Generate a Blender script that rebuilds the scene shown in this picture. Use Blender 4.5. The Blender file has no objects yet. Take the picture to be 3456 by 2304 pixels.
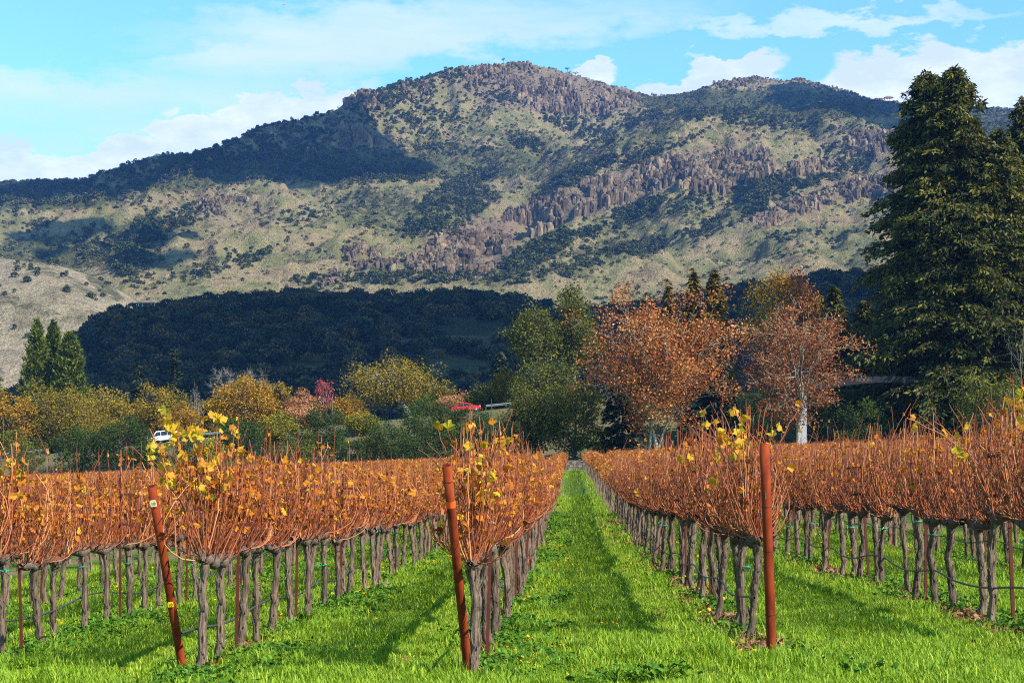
import bpy, bmesh, math, random
import numpy as np
from mathutils import Vector, Matrix

# ------------------------------------------------------------------ camera, sky, sun, exposure
S = bpy.context.scene
COL = S.collection
F = 5500.0            # focal length in photograph pixels (3456 wide)
HOR = 1537.0          # photograph row of eye level
EYE = 1.66            # camera height over the near ground
Q = 3456 / 2352.0

cam_d = bpy.data.cameras.new('camera'); cam = bpy.data.objects.new('camera', cam_d); COL.objects.link(cam)
cam.location = (0, 0, EYE); cam.rotation_euler = (math.radians(90), 0, 0)
cam_d.sensor_width = 36.0; cam_d.lens = 36.0 * F / 3456.0
cam_d.shift_y = (HOR - 1152.0) / 3456.0
cam_d.clip_start = 0.5; cam_d.clip_end = 20000
S.camera = cam

SUN_EL, SUN_BACK = math.radians(40), math.radians(52)     # elevation; angle from straight behind the camera, to the right
SV = np.array([math.sin(SUN_BACK) * math.cos(SUN_EL), -math.cos(SUN_BACK) * math.cos(SUN_EL), math.sin(SUN_EL)])
sun_d = bpy.data.lights.new('sun', 'SUN'); sun = bpy.data.objects.new('sun', sun_d); COL.objects.link(sun)
sun_d.energy = 5.0; sun_d.angle = math.radians(0.5); sun_d.color = (1.0, 0.93, 0.82)
sun.rotation_euler = Vector(-SV).to_track_quat('-Z', 'Y').to_euler()

S.view_settings.view_transform = 'Standard'; S.view_settings.look = 'None'
S.view_settings.exposure = 0.92; S.view_settings.gamma = 1.0; S.view_settings.use_curve_mapping = False
S.cycles.use_denoising = False
S.cycles.max_bounces = 6; S.cycles.diffuse_bounces = 1; S.cycles.glossy_bounces = 2
S.cycles.transmission_bounces = 3; S.cycles.volume_bounces = 0; S.cycles.transparent_max_bounces = 4
S.cycles.use_adaptive_sampling = False; S.cycles.filter_width = 1.1
S.cycles.caustics_reflective = False; S.cycles.caustics_refractive = False


class NT:
    """tiny helper to wire shader nodes"""
    def __init__(self, tree):
        self.t = tree
    def n(self, kind, **kw):
        x = self.t.nodes.new(kind)
        for k, v in kw.items():
            setattr(x, k, v)
        return x
    def l(self, a, b):
        self.t.links.new(a, b)
    def math(self, op, a, b=None, c=None, clamp=False):
        x = self.n('ShaderNodeMath', operation=op, use_clamp=clamp)
        for i, v in enumerate((a, b, c)):
            if v is None:
                continue
            if isinstance(v, (int, float)):
                x.inputs[i].default_value = v
            else:
                self.l(v, x.inputs[i])
        return x.outputs[0]
    def ramp(self, fac, stops, interp='LINEAR'):
        x = self.n('ShaderNodeValToRGB'); cr = x.color_ramp; cr.interpolation = interp
        while len(cr.elements) > 1:
            cr.elements.remove(cr.elements[-1])
        cr.elements[0].position = stops[0][0]
        cr.elements[0].color = (*stops[0][1], 1)
        for p, c in stops[1:]:
            e = cr.elements.new(p); e.color = (*c, 1)
        self.l(fac, x.inputs[0])
        return x.outputs[0]
    def mix(self, fac, a, b, kind='MIX'):
        x = self.n('ShaderNodeMix', data_type='RGBA', blend_type=kind)
        for i, v in ((0, fac), (6, a), (7, b)):
            if isinstance(v, (int, float)):
                x.inputs[i].default_value = v
            elif isinstance(v, tuple):
                x.inputs[i].default_value = (*v, 1)
            else:
                self.l(v, x.inputs[i])
        return x.outputs[2]
    def noise(self, vec, scale, detail=3, rough=0.5, dist=0.0):
        x = self.n('ShaderNodeTexNoise'); x.inputs['Scale'].default_value = scale
        x.inputs['Detail'].default_value = detail; x.inputs['Roughness'].default_value = rough
        x.inputs['Distortion'].default_value = dist
        if vec is not None:
            self.l(vec, x.inputs['Vector'])
        return x.outputs['Fac']


def build_world():
    w = bpy.data.worlds.new('World'); S.world = w; w.use_nodes = True
    w.cycles.sampling_method = 'MANUAL'; w.cycles.sample_map_resolution = 256
    t = NT(w.node_tree); w.node_tree.nodes.clear()
    sky = t.n('ShaderNodeTexSky', sky_type='NISHITA'); sky.sun_disc = False
    sky.sun_elevation = SUN_EL; sky.sun_rotation = math.atan2(SV[0], SV[1])
    sky.air_density = 1.0; sky.dust_density = 0.3; sky.ozone_density = 1.6
    tint = t.mix(1.0, sky.outputs[0], (0.84, 1.36, 1.36), 'MULTIPLY')
    bg1 = t.n('ShaderNodeBackground'); t.l(tint, bg1.inputs[0]); bg1.inputs[1].default_value = 0.10
    # clouds, laid out over the whole sky in azimuth / elevation
    tc = t.n('ShaderNodeTexCoord'); sep = t.n('ShaderNodeSeparateXYZ'); t.l(tc.outputs['Generated'], sep.inputs[0])
    x, y, z = sep.outputs
    r = t.math('SQRT', t.math('ADD', t.math('MULTIPLY', x, x), t.math('ADD', t.math('MULTIPLY', y, y), 1e-4)))
    s = t.math('DIVIDE', x, r); e = t.math('DIVIDE', z, r)
    comb = t.n('ShaderNodeCombineXYZ'); t.l(s, comb.inputs[0]); t.l(e, comb.inputs[1]); t.l(t.math('MULTIPLY', y, 0.6), comb.inputs[2])
    st = t.n('ShaderNodeMapping'); t.l(comb.outputs[0], st.inputs[0]); st.inputs['Scale'].default_value = (1, 2.2, 1)
    n1 = t.noise(st.outputs[0], 9, 6, 0.58); n2 = t.noise(st.outputs[0], 34, 5, 0.6)
    streak = t.n('ShaderNodeMapping'); t.l(comb.outputs[0], streak.inputs[0]); streak.inputs['Scale'].default_value = (1, 6, 1)
    streak.inputs['Rotation'].default_value = (0, 0, 0.12)
    n3 = t.noise(streak.outputs[0], 5, 6, 0.6)
    sw = t.math('ADD', s, t.math('MULTIPLY', t.math('SUBTRACT', n1, 0.5), 0.08))
    ew = t.math('ADD', e, t.math('MULTIPLY', t.math('SUBTRACT', n2, 0.5), 0.055))
    def ell(qx, qy, a, b, tilt=0.0):
        sx = (qx * Q - 1728) / F; ex = (HOR - qy * Q) / F
        k = 1 / math.sqrt(1 + sx * sx); sx *= k; ex *= k
        a = a * Q / F; b = b * Q / F
        dx = t.math('SUBTRACT', sw, sx); dy = t.math('SUBTRACT', ew, ex)
        if tilt:
            dy = t.math('SUBTRACT', dy, t.math('MULTIPLY', dx, tilt))
        q1 = t.math('DIVIDE', dx, a); q2 = t.math('DIVIDE', dy, b)
        return t.math('SUBTRACT', 1.0, t.math('ADD', t.math('MULTIPLY', q1, q1), t.math('MULTIPLY', q2, q2)))
    def union(items):
        m = items[0]
        for i in items[1:]:
            m = t.math('MAXIMUM', m, i)
        return m
    cum = union([ell(80, 400, 300, 75), ell(330, 350, 220, 60, 0.3), ell(600, 290, 250, 62, 0.38), ell(1580, 205, 200, 45, 0.3),
                 ell(1700, 165, 90, 35), ell(2100, 190, 280, 75, 0.12), ell(2330, 190, 200, 85), ell(1370, 170, 60, 35), ell(480, 315, 130, 62), ell(660, 258, 150, 55), ell(1660, 180, 110, 45), ell(2010, 170, 130, 62)])
    cmask = t.math('MULTIPLY', t.math('ADD', cum, 0.15), 2.2, clamp=True)
    cmask = t.math('MULTIPLY', cmask, 0.92)
    band = union([ell(620, 150, 720, 85, 0.30), ell(1000, 60, 620, 75, 0.06), ell(60, 230, 420, 70, -0.05), ell(1900, 50, 380, 28)])
    bmask = t.math('MULTIPLY', t.math('ADD', band, 0.35), 0.95, clamp=True)
    bmask = t.math('MULTIPLY', bmask, t.math('MULTIPLY', t.math('SUBTRACT', n3, 0.20), 2.4, clamp=True), clamp=True)
    bmask = t.math('MULTIPLY', bmask, 0.86)
    high = t.math('MULTIPLY', t.math('MULTIPLY', t.math('SUBTRACT', n3, 0.5), 2.5, clamp=True), t.math('MULTIPLY', t.math('SUBTRACT', e, 0.30), 3, clamp=True))
    bmask = t.math('MAXIMUM', bmask, t.math('MULTIPLY', high, 0.10))
    shade = t.math('ADD', t.math('MULTIPLY', t.math('SUBTRACT', n1, 0.42), 2.2), t.math('MULTIPLY', t.math('SUBTRACT', n2, 0.5), 1.8), clamp=True)
    ccol = t.mix(shade, (0.60, 0.70, 0.90), (0.97, 0.98, 1.0))
    bcol = t.mix(t.math('MULTIPLY', n1, 1.0), (0.50, 0.66, 0.90), (0.72, 0.84, 0.97))
    allc = t.mix(cmask, bcol, ccol)
    mask = t.math('MAXIMUM', cmask, bmask)
    bg2 = t.n('ShaderNodeBackground'); t.l(allc, bg2.inputs[0]); bg2.inputs[1].default_value = 0.74
    mx = t.n('ShaderNodeMixShader'); t.l(mask, mx.inputs[0]); t.l(bg1.outputs[0], mx.inputs[1]); t.l(bg2.outputs[0], mx.inputs[2])
    out = t.n('ShaderNodeOutputWorld'); t.l(mx.outputs[0], out.inputs[0])

build_world()

# ------------------------------------------------------------------ helpers
RNG = np.random.default_rng(7)

def P(px, py, d):
    """photograph pixel and distance -> place in the scene"""
    return np.array([(px - 1728.0) / F * d, d, EYE + (HOR - py) / F * d])

def proj(v):
    return 1728.0 + F * v[..., 0] / v[..., 1], HOR - F * (v[..., 2] - EYE) / v[..., 1]

_perm = np.random.default_rng(11).permutation(512)
_grad = np.random.default_rng(12).uniform(0, 2 * np.pi, 512)

def perlin(x, y):
    xi = np.floor(x).astype(int); yi = np.floor(y).astype(int)
    xf = x - xi; yf = y - yi
    u = xf * xf * xf * (xf * (xf * 6 - 15) + 10); v = yf * yf * yf * (yf * (yf * 6 - 15) + 10)
    def g(ix, iy):
        a = _grad[_perm[(_perm[ix & 511] + iy) & 511]]
        return np.cos(a) * (x - ix) + np.sin(a) * (y - iy)
    n00 = g(xi, yi); n10 = g(xi + 1, yi); n01 = g(xi, yi + 1); n11 = g(xi + 1, yi + 1)
    return ((n00 * (1 - u) + n10 * u) * (1 - v) + (n01 * (1 - u) + n11 * u) * v) * 1.5

def fbm(x, y, octv=4, gain=0.5):
    t = 0; a = 1.0
    for i in range(octv):
        t = t + a * perlin(x * 2 ** i + 17.3 * i, y * 2 ** i - 9.1 * i); a *= gain
    return t

def ridged(x, y, octv=4, gain=0.5):
    t = 0; a = 1.0
    for i in range(octv):
        t = t + a * (1 - 2 * np.abs(perlin(x * 2 ** i + 5.7 * i, y * 2 ** i + 3.3 * i))); a *= gain
    return t

def sstep(a, b, x):
    t = np.clip((x - a) / (b - a), 0, 1)
    return t * t * (3 - 2 * t)

def mesh(name, V, FA, mats, rnd=None, attrs=None, smooth=False, fmat=None):
    """V (n,3); FA list of int arrays (m,3)/(m,4)"""
    me = bpy.data.meshes.new(name)
    V = np.asarray(V, dtype=np.float32); FA = [np.asarray(f, dtype=np.int32) for f in FA if len(f)]
    me.vertices.add(len(V)); me.vertices.foreach_set('co', V.ravel())
    nl = sum(f.size for f in FA); npoly = sum(len(f) for f in FA)
    me.loops.add(nl); me.polygons.add(npoly)
    me.loops.foreach_set('vertex_index', np.concatenate([f.ravel() for f in FA]))
    tot = np.concatenate([np.full(len(f), f.shape[1], dtype=np.int32) for f in FA])
    st = np.concatenate([[0], np.cumsum(tot)[:-1]]).astype(np.int32)
    me.polygons.foreach_set('loop_start', st); me.polygons.foreach_set('loop_total', tot)
    if fmat is not None:
        me.polygons.foreach_set('material_index', np.asarray(fmat, dtype=np.int32))
    me.polygons.foreach_set('use_smooth', np.full(npoly, smooth))
    A = dict(attrs or {})
    if rnd is not None:
        A['rnd'] = rnd
    for k, v in A.items():
        a = me.attributes.new(k, 'FLOAT', 'POINT'); a.data.foreach_set('value', np.asarray(v, dtype=np.float32))
    for m in (mats if isinstance(mats, (list, tuple)) else [mats]):
        me.materials.append(m)
    me.update(calc_edges=True)
    return me

def obj(name, me, parent=None, loc=None, rot=None, scale=None, **props):
    o = bpy.data.objects.new(name, me); COL.objects.link(o)
    if parent is not None:
        o.parent = parent
    if loc is not None:
        o.location = [float(v) for v in loc]
    if rot is not None:
        o.rotation_euler = [float(v) for v in rot]
    if scale is not None:
        o.scale = (scale, scale, scale) if isinstance(scale, (int, float)) else scale
    for k, v in props.items():
        o[k] = v
    return o

def thing(name, label, cat, loc, rot=None, group=None):
    o = obj(name, None, None, loc, rot, label=label, category=cat)
    o.empty_display_size = 0.2
    if group:
        o['group'] = group
    return o

class Acc:
    """collects arrays into one mesh"""
    def __init__(self):
        self.v = []; self.q = []; self.t = []; self.r = []; self.n = 0; self.qm = []; self.tm = []
    def add(self, V, quads=None, tris=None, r=0.5, m=0):
        V = np.asarray(V, dtype=float).reshape(-1, 3)
        if quads is not None and len(quads):
            quads = np.asarray(quads); self.q.append(quads + self.n); self.qm.append(np.full(len(quads), m))
        if tris is not None and len(tris):
            tris = np.asarray(tris); self.t.append(tris + self.n); self.tm.append(np.full(len(tris), m))
        self.v.append(V); self.r.append(np.broadcast_to(np.asarray(r, dtype=float), (len(V),))); self.n += len(V)
        return self
    def build(self, name, mats, smooth=False):
        FA = []; fm = []
        if self.q:
            FA.append(np.concatenate(self.q)); fm.append(np.concatenate(self.qm))
        if self.t:
            FA.append(np.concatenate(self.t)); fm.append(np.concatenate(self.tm))
        return mesh(name, np.concatenate(self.v), FA, mats, rnd=np.concatenate(self.r), smooth=smooth, fmat=np.concatenate(fm))

def tubes(paths, radii, k=4, cap=False):
    """paths (C,S,3), radii (C,S) -> verts, quads"""
    paths = np.asarray(paths, dtype=float); radii = np.asarray(radii, dtype=float)
    if paths.ndim == 2:
        paths = paths[None]; radii = radii[None]
    C, Sg, _ = paths.shape
    T = np.gradient(paths, axis=1); T /= np.linalg.norm(T, axis=2, keepdims=True) + 1e-9
    mean = T.mean(axis=1, keepdims=True)
    ref = np.where(np.abs(mean[..., 2:3]) > 0.8, np.array([1.0, 0, 0]), np.array([0, 0, 1.0]))
    A = np.cross(T, np.broadcast_to(ref, T.shape)); A /= np.linalg.norm(A, axis=2, keepdims=True) + 1e-9
    B = np.cross(T, A)
    ang = np.arange(k) * 2 * np.pi / k
    V = paths[:, :, None] + radii[:, :, None, None] * (np.cos(ang)[None, None, :, None] * A[:, :, None] + np.sin(ang)[None, None, :, None] * B[:, :, None])
    c = np.arange(C)[:, None, None] * Sg * k; s = np.arange(Sg - 1)[None, :, None] * k; j = np.arange(k)[None, None, :]; j2 = (j + 1) % k
    qd = np.stack([c + s + j, c + s + j2, c + s + k + j2, c + s + k + j], -1).reshape(-1, 4)
    return V.reshape(-1, 3), qd

def rotmats(n, rng, up=0.0):
    """random rotations; up>0 pulls the local z towards world up"""
    z = rng.normal(size=(n, 3)); z[:, 2] = np.abs(z[:, 2]) + up if up > 0 else z[:, 2]
    z /= np.linalg.norm(z, axis=1, keepdims=True)
    a = rng.normal(size=(n, 3)); x = np.cross(a, z); x /= np.linalg.norm(x, axis=1, keepdims=True) + 1e-9
    y = np.cross(z, x)
    return np.stack([x, y, z], -1)

def stamp(tv, faces, R, sc, pos):
    """copies of a template: tv (T,3), faces (m,k), R (N,3,3), sc (N,) or (N,3), pos (N,3)"""
    tv = np.asarray(tv, dtype=float); N = len(pos); sc = np.asarray(sc, dtype=float)
    L = tv[None] * (sc[:, None, None] if sc.ndim == 1 else sc[:, None, :])
    V = np.einsum('nij,ntj->nti', R, L) + pos[:, None]
    f = np.asarray(faces)[None] + (np.arange(N) * len(tv))[:, None, None]
    return V.reshape(-1, 3), f.reshape(-1, f.shape[-1])

LEAFQ = (np.array([[-0.5, 0, 0.06], [0, -0.36, -0.05], [0.5, 0, 0.06], [0, 0.36, -0.05]]), np.array([[0, 1, 2, 3]]))

def lobed_leaf(curl=0.25, seed=0):
    rg = np.random.default_rng(seed)
    n = 15; a = np.linspace(-math.pi * 0.86, math.pi * 0.86, n)
    rad = np.array([0.5, 0.68, 0.62, 0.56, 0.78, 0.86, 0.70, 1.0, 0.70, 0.86, 0.78, 0.56, 0.62, 0.68, 0.5]) * 0.55 * rg.uniform(0.9, 1.1, n)
    V = [[0, 0, 0]]
    for i in range(n):
        x, y = rad[i] * math.cos(a[i]), rad[i] * math.sin(a[i])
        V.append([x, y, -curl * abs(y) - curl * 0.9 * max(0, x) ** 2 + rg.normal() * 0.05])
    return np.array(V), np.array([[0, i, i + 1] for i in range(1, n)])

def scatter(name, pts, rots, scl, idx, sources, **props):
    """one object of kind stuff: geometry-node instances of small meshes on given points"""
    col = bpy.data.collections.new(name + '_sources')
    for i, me in enumerate(sources):
        o = bpy.data.objects.new('%s_source_%02d' % (name, i), me); col.objects.link(o)
    n = len(pts)
    me = bpy.data.meshes.new(name); me.vertices.add(n); me.vertices.foreach_set('co', np.asarray(pts, dtype=np.float32).ravel())
    a = me.attributes.new('rot', 'FLOAT_VECTOR', 'POINT'); a.data.foreach_set('vector', np.asarray(rots, dtype=np.float32).ravel())
    a = me.attributes.new('scl', 'FLOAT_VECTOR', 'POINT')
    scl = np.asarray(scl, dtype=np.float32)
    if scl.ndim == 1:
        scl = np.repeat(scl[:, None], 3, 1)
    a.data.foreach_set('vector', scl.ravel())
    a = me.attributes.new('idx', 'INT', 'POINT'); a.data.foreach_set('value', np.asarray(idx, dtype=np.int32))
    g = bpy.data.node_groups.new(name + '_nodes', 'GeometryNodeTree')
    g.interface.new_socket('Geometry', in_out='INPUT', socket_type='NodeSocketGeometry')
    g.interface.new_socket('Geometry', in_out='OUTPUT', socket_type='NodeSocketGeometry')
    N = g.nodes; L = g.links
    gi = N.new('NodeGroupInput'); go = N.new('NodeGroupOutput'); ip = N.new('GeometryNodeInstanceOnPoints')
    ci = N.new('GeometryNodeCollectionInfo'); ci.inputs['Collection'].default_value = col
    ci.inputs['Separate Children'].default_value = True; ci.inputs['Reset Children'].default_value = True
    def at(nm, ty):
        x = N.new('GeometryNodeInputNamedAttribute'); x.data_type = ty; x.inputs['Name'].default_value = nm
        return x.outputs['Attribute']
    er = N.new('FunctionNodeEulerToRotation')
    L.new(at('rot', 'FLOAT_VECTOR'), er.inputs[0])
    L.new(gi.outputs[0], ip.inputs['Points']); L.new(ci.outputs[0], ip.inputs['Instance'])
    ip.inputs['Pick Instance'].default_value = True
    L.new(at('idx', 'INT'), ip.inputs['Instance Index']); L.new(er.outputs[0], ip.inputs['Rotation']); L.new(at('scl', 'FLOAT_VECTOR'), ip.inputs['Scale'])
    L.new(ip.outputs[0], go.inputs[0])
    o = obj(name, me, kind='stuff', **props)
    md = o.modifiers.new('scatter', 'NODES'); md.node_group = g
    return o

# ------------------------------------------------------------------ materials
MATS = {}
def new_mat(name):
    m = bpy.data.materials.new(name); m.use_nodes = True
    t = NT(m.node_tree); m.node_tree.nodes.clear()
    MATS[name] = m
    return m, t

def finish(t, col, rough=0.8, bump=None, bump_d=0.02, metal=0.0, spec=0.3):
    b = t.n('ShaderNodeBsdfPrincipled')
    if isinstance(col, tuple):
        b.inputs['Base Color'].default_value = (*col, 1)
    else:
        t.l(col, b.inputs['Base Color'])
    if isinstance(rough, (int, float)):
        b.inputs['Roughness'].default_value = rough
    else:
        t.l(rough, b.inputs['Roughness'])
    b.inputs['Metallic'].default_value = metal; b.inputs['Specular IOR Level'].default_value = spec
    if bump is not None:
        bn = t.n('ShaderNodeBump'); t.l(bump, bn.inputs['Height']); bn.inputs['Distance'].default_value = bump_d; bn.inputs['Strength'].default_value = 1.0
        t.l(bn.outputs[0], b.inputs['Normal'])
    o = t.n('ShaderNodeOutputMaterial'); t.l(b.outputs[0], o.inputs[0])
    return b

def leaf_mat(name, stops, trans=0.3, vary=0.25, spec=0.15):
    m, t = new_mat(name)
    at = t.n('ShaderNodeAttribute', attribute_name='rnd')
    oi = t.n('ShaderNodeObjectInfo')
    geo = t.n('ShaderNodeNewGeometry')
    fac = t.math('ADD', at.outputs['Fac'], t.math('MULTIPLY', t.math('SUBTRACT', oi.outputs['Random'], 0.5), vary), clamp=True)
    c = t.ramp(fac, stops)
    d = t.n('ShaderNodeBsdfPrincipled'); t.l(c, d.inputs['Base Color']); d.inputs['Roughness'].default_value = 0.6; d.inputs['Specular IOR Level'].default_value = spec
    tr = t.n('ShaderNodeBsdfTranslucent'); t.l(t.mix(1.0, c, (1.0, 0.95, 0.6), 'MULTIPLY'), tr.inputs[0])
    mx = t.n('ShaderNodeMixShader'); mx.inputs[0].default_value = trans
    t.l(d.outputs[0], mx.inputs[1]); t.l(tr.outputs[0], mx.inputs[2])
    o = t.n('ShaderNodeOutputMaterial'); t.l(mx.outputs[0], o.inputs[0])
    return m

def rough_mat(name, c1, c2, scale, rough=0.85, bump=0.01, stretch=(1, 1, 1), detail=5, metal=0.0, spec=0.3, use_rnd=0.0):
    m, t = new_mat(name)
    tc = t.n('ShaderNodeTexCoord'); mp = t.n('ShaderNodeMapping'); t.l(tc.outputs['Object'], mp.inputs[0]); mp.inputs['Scale'].default_value = stretch
    n = t.noise(mp.outputs[0], scale, detail, 0.62)
    f = t.math('MULTIPLY', t.math('SUBTRACT', n, 0.28), 2.2, clamp=True)
    if use_rnd:
        at = t.n('ShaderNodeAttribute', attribute_name='rnd')
        f = t.math('ADD', f, t.math('MULTIPLY', t.math('SUBTRACT', at.outputs['Fac'], 0.5), use_rnd), clamp=True)
    finish(t, t.mix(f, c1, c2), rough, n, bump, metal, spec)
    return m

# ------------------------------------------------------------------ the lie of the land
ROW_T = 197.0 / F         # rows run a little to the right of the viewing direction
ROW_W = 2.4
PY = np.array([-40, 0, 8, 12, 18, 25, 43, 63, 100, 171, 200])
PZ = np.array([-1.55, -1.58, -1.62, -1.68, -1.80, -1.97, -2.25, -2.12, -1.85, -1.62, -1.55])
_fy = np.linspace(-40, 200, 481); _fz = np.interp(_fy, PY, PZ)
_fz = np.convolve(np.pad(_fz, 12, mode='edge'), np.ones(25) / 25, mode='valid')

def ground(x, y):
    x = np.asarray(x, dtype=float); y = np.asarray(y, dtype=float)
    X = np.clip(x - ROW_T * y, -80, 60)
    base = np.interp(y, _fy, _fz) + 0.04 * X + 0.03 * fbm(x * 0.35, y * 0.35, 2)
    road = np.clip(6.8 + 0.1 * x, -2.5, 9.0)
    z = base + (road - base) * sstep(208, 231, y)
    far = 3.0 + 0.004 * (y - 400)
    z = z + (far - z) * sstep(260, 640, y)
    z = z - 40 * sstep(1200, 1700, y)
    return z + EYE

def grid_mesh(name, u, ys, zf, mat, attrs=None, smooth=True):
    U, Y = np.meshgrid(u, ys); X = U * Y; Z = zf(X, Y)
    V = np.stack([X, Y, Z], -1)
    n, m = U.shape
    i = np.arange(n - 1)[:, None] * m + np.arange(m - 1)[None]
    qd = np.stack([i, i + 1, i + m + 1, i + m], -1).reshape(-1, 4)
    return V, qd

def terrain_mat(name, grass, grass2, olive, rock, rock2):
    m, t = new_mat(name)
    tc = t.n('ShaderNodeTexCoord'); p = tc.outputs['Object']
    a_r = t.n('ShaderNodeAttribute', attribute_name='rock').outputs['Fac']
    a_c = t.n('ShaderNodeAttribute', attribute_name='chap').outputs['Fac']
    n1 = t.noise(p, 0.012, 5, 0.6); n2 = t.noise(p, 0.11, 5, 0.65); n3 = t.noise(p, 0.5, 4, 0.7)
    n0 = t.noise(p, 0.035, 5, 0.62)
    g = t.ramp(t.math('ADD', t.math('MULTIPLY', n1, 0.5), t.math('MULTIPLY', n0, 0.5)), [(0.36, tuple(c * 0.55 for c in grass)), (0.46, grass), (0.53, grass2), (0.62, tuple(c * 0.62 for c in grass2))])
    g = t.mix(t.math('MULTIPLY', t.math('MULTIPLY', t.math('SUBTRACT', n3, 0.44), 4.5, clamp=True), 0.6), g, tuple(c * 0.45 for c in olive))
    rk = t.mix(t.math('MULTIPLY', t.math('SUBTRACT', n2, 0.35), 3, clamp=True), rock, rock2)
    ch = t.mix(t.math('MULTIPLY', t.math('SUBTRACT', n3, 0.4), 4, clamp=True), olive, tuple(c * 0.5 for c in olive))
    fc = t.math('MULTIPLY', t.math('ADD', t.math('SUBTRACT', a_c, 0.5), t.math('MULTIPLY', t.math('SUBTRACT', n2, 0.5), 1.8)), 3.0, clamp=True)
    fr = t.math('MULTIPLY', t.math('ADD', t.math('SUBTRACT', a_r, 0.5), t.math('MULTIPLY', t.math('SUBTRACT', n2, 0.5), 1.6)), 3.5, clamp=True)
    c = t.mix(fc, g, ch); c = t.mix(fr, c, rk)
    finish(t, c, 0.95, t.math('ADD', t.math('MULTIPLY', n2, 5.0), t.math('MULTIPLY', n3, 2.4)), 2.2, spec=0.05)
    return m

M_TERR = terrain_mat('hillside', (0.40, 0.30, 0.165), (0.255, 0.24, 0.10), (0.115, 0.125, 0.042), (0.16, 0.115, 0.08), (0.31, 0.23, 0.15))
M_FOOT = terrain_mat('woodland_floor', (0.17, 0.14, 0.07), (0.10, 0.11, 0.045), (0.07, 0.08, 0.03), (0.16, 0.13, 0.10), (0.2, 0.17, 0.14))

# ------------------------------------------------------------------ mountain
SKY = [(-300, 440), (-120, 428), (0, 422), (100, 414), (200, 410), (260, 388), (350, 358), (400, 355), (430, 361), (500, 338), (560, 313), (620, 291), (680, 276), (740, 262),
       (775, 252), (800, 228), (830, 208), (870, 207), (920, 188), (970, 182), (1030, 162), (1060, 155), (1120, 152), (1160, 146), (1200, 142), (1230, 150),
       (1300, 166), (1340, 178), (1400, 197), (1440, 203), (1480, 220), (1550, 220), (1600, 210), (1640, 192), (1690, 182), (1745, 179), (1800, 187),
       (1830, 182), (1880, 192), (1930, 207), (1980, 222), (2030, 231), (2060, 235), (2100, 243), (2260, 247), (2352, 252), (2500, 270), (2700, 290)]
def sky_d(x):
    return float(np.interp(x, [-300, 0, 200, 260, 560, 775, 900, 1200, 1480, 1750, 2060, 2700], [2700, 2650, 2600, 2420, 2450, 2560, 2700, 2860, 3050, 3120, 3180, 3200]))
CTRL = [(600, 560, 1850), (850, 585, 1780), (1060, 615, 1720), (1130, 622, 1790), (1165, 598, 1900), (1250, 578, 1840), (1400, 548, 1850), (1700, 528, 1840), (2000, 490, 1930),
        (1500, 605, 1680), (1800, 605, 1680), (2100, 575, 1730), (400, 520, 1900), (150, 505, 2000), (0, 485, 2100), (300, 462, 2120), (500, 445, 2160), (700, 450, 2150),
        (900, 450, 2150), (1000, 520, 2000), (1110, 545, 1820), (1010, 565, 1800), (1228, 482, 2030), (1290, 450, 2060), (1370, 422, 2080), (1530, 348, 2210), (1700, 328, 2260), (1900, 305, 2370),
        (2060, 292, 2460), (1300, 517, 1925), (1450, 462, 2000), (1640, 440, 2050), (1800, 415, 2100), (1255, 440, 2200), (1330, 365, 2500), (1420, 300, 2700), (1470, 245, 2930),
        (1100, 400, 2350), (1000, 385, 2330), (1150, 335, 2500), (1250, 330, 2540), (900, 305, 2500), (850, 335, 2380), (760, 355, 2330), (1200, 255, 2700), (1350, 262, 2740),
        (1000, 235, 2640), (1750, 265, 2700), (1900, 258, 2800), (1600, 265, 2700), (600, 335, 2350), (450, 395, 2280), (300, 420, 2230), (100, 455, 2350),
        (2300, 330, 2600), (2300, 450, 2100), (2300, 580, 1700), (-200, 520, 2000), (-200, 600, 1700)]
for x in range(-300, 2800, 200):
    CTRL.append((x, 655 + 12 * math.sin(x * 0.013), 1560 + 40 * math.sin(x * 0.009 + 1)))
    CTRL.append((x, 760, 1380))
pts = [P(x * Q, y * Q, d) for x, y, d in CTRL]
for x, y in SKY:
    d = sky_d(x)
    pts.append(P(x * Q, y * Q, d))
    b = P(x * Q, y * Q, d); pts.append(np.array([b[0] * 1.12, d + 380, b[2] - 150]))
for x in range(-300, 2800, 300):
    pts.append(P(x * Q, 1000 * Q, 1150)); pts.append(np.array([(x * Q - 1728) / F * 3900, 3900, 120.0]))
C3 = np.array(pts)

def rbf_fit(C, c=70.0):
    D = np.sqrt(((C[:, None, :2] - C[None, :, :2]) ** 2).sum(-1) + c * c)
    n = len(C); A = np.zeros((n + 1, n + 1)); A[:n, :n] = D + np.eye(n) * -18.0; A[:n, n] = 1; A[n, :n] = 1
    return np.linalg.solve(A, np.append(C[:, 2], 0))
_W = rbf_fit(C3)

def mount(x, y, c=70.0):
    sh = x.shape; xf = x.ravel(); yf = y.ravel(); out = np.empty(len(xf))
    for i in range(0, len(xf), 40000):
        s = slice(i, i + 40000)
        D = np.sqrt((xf[s, None] - C3[None, :, 0]) ** 2 + (yf[s, None] - C3[None, :, 1]) ** 2 + c * c)
        out[s] = D @ _W[:-1] + _W[-1]
    return out.reshape(sh)

def soft(qx, qy, items):
    """largest of soft ellipses (cx, cy, rx, ry, tilt degrees, weight)"""
    m = np.zeros_like(qx)
    for cx, cy, rx, ry, a, w in items:
        ca, sa = math.cos(math.radians(a)), math.sin(math.radians(a))
        dx, dy = qx - cx, qy - cy
        e = ((dx * ca + dy * sa) / rx) ** 2 + ((-dx * sa + dy * ca) / ry) ** 2
        m = np.maximum(m, w * np.clip(1.6 - e, 0, 1))
    return m

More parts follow.
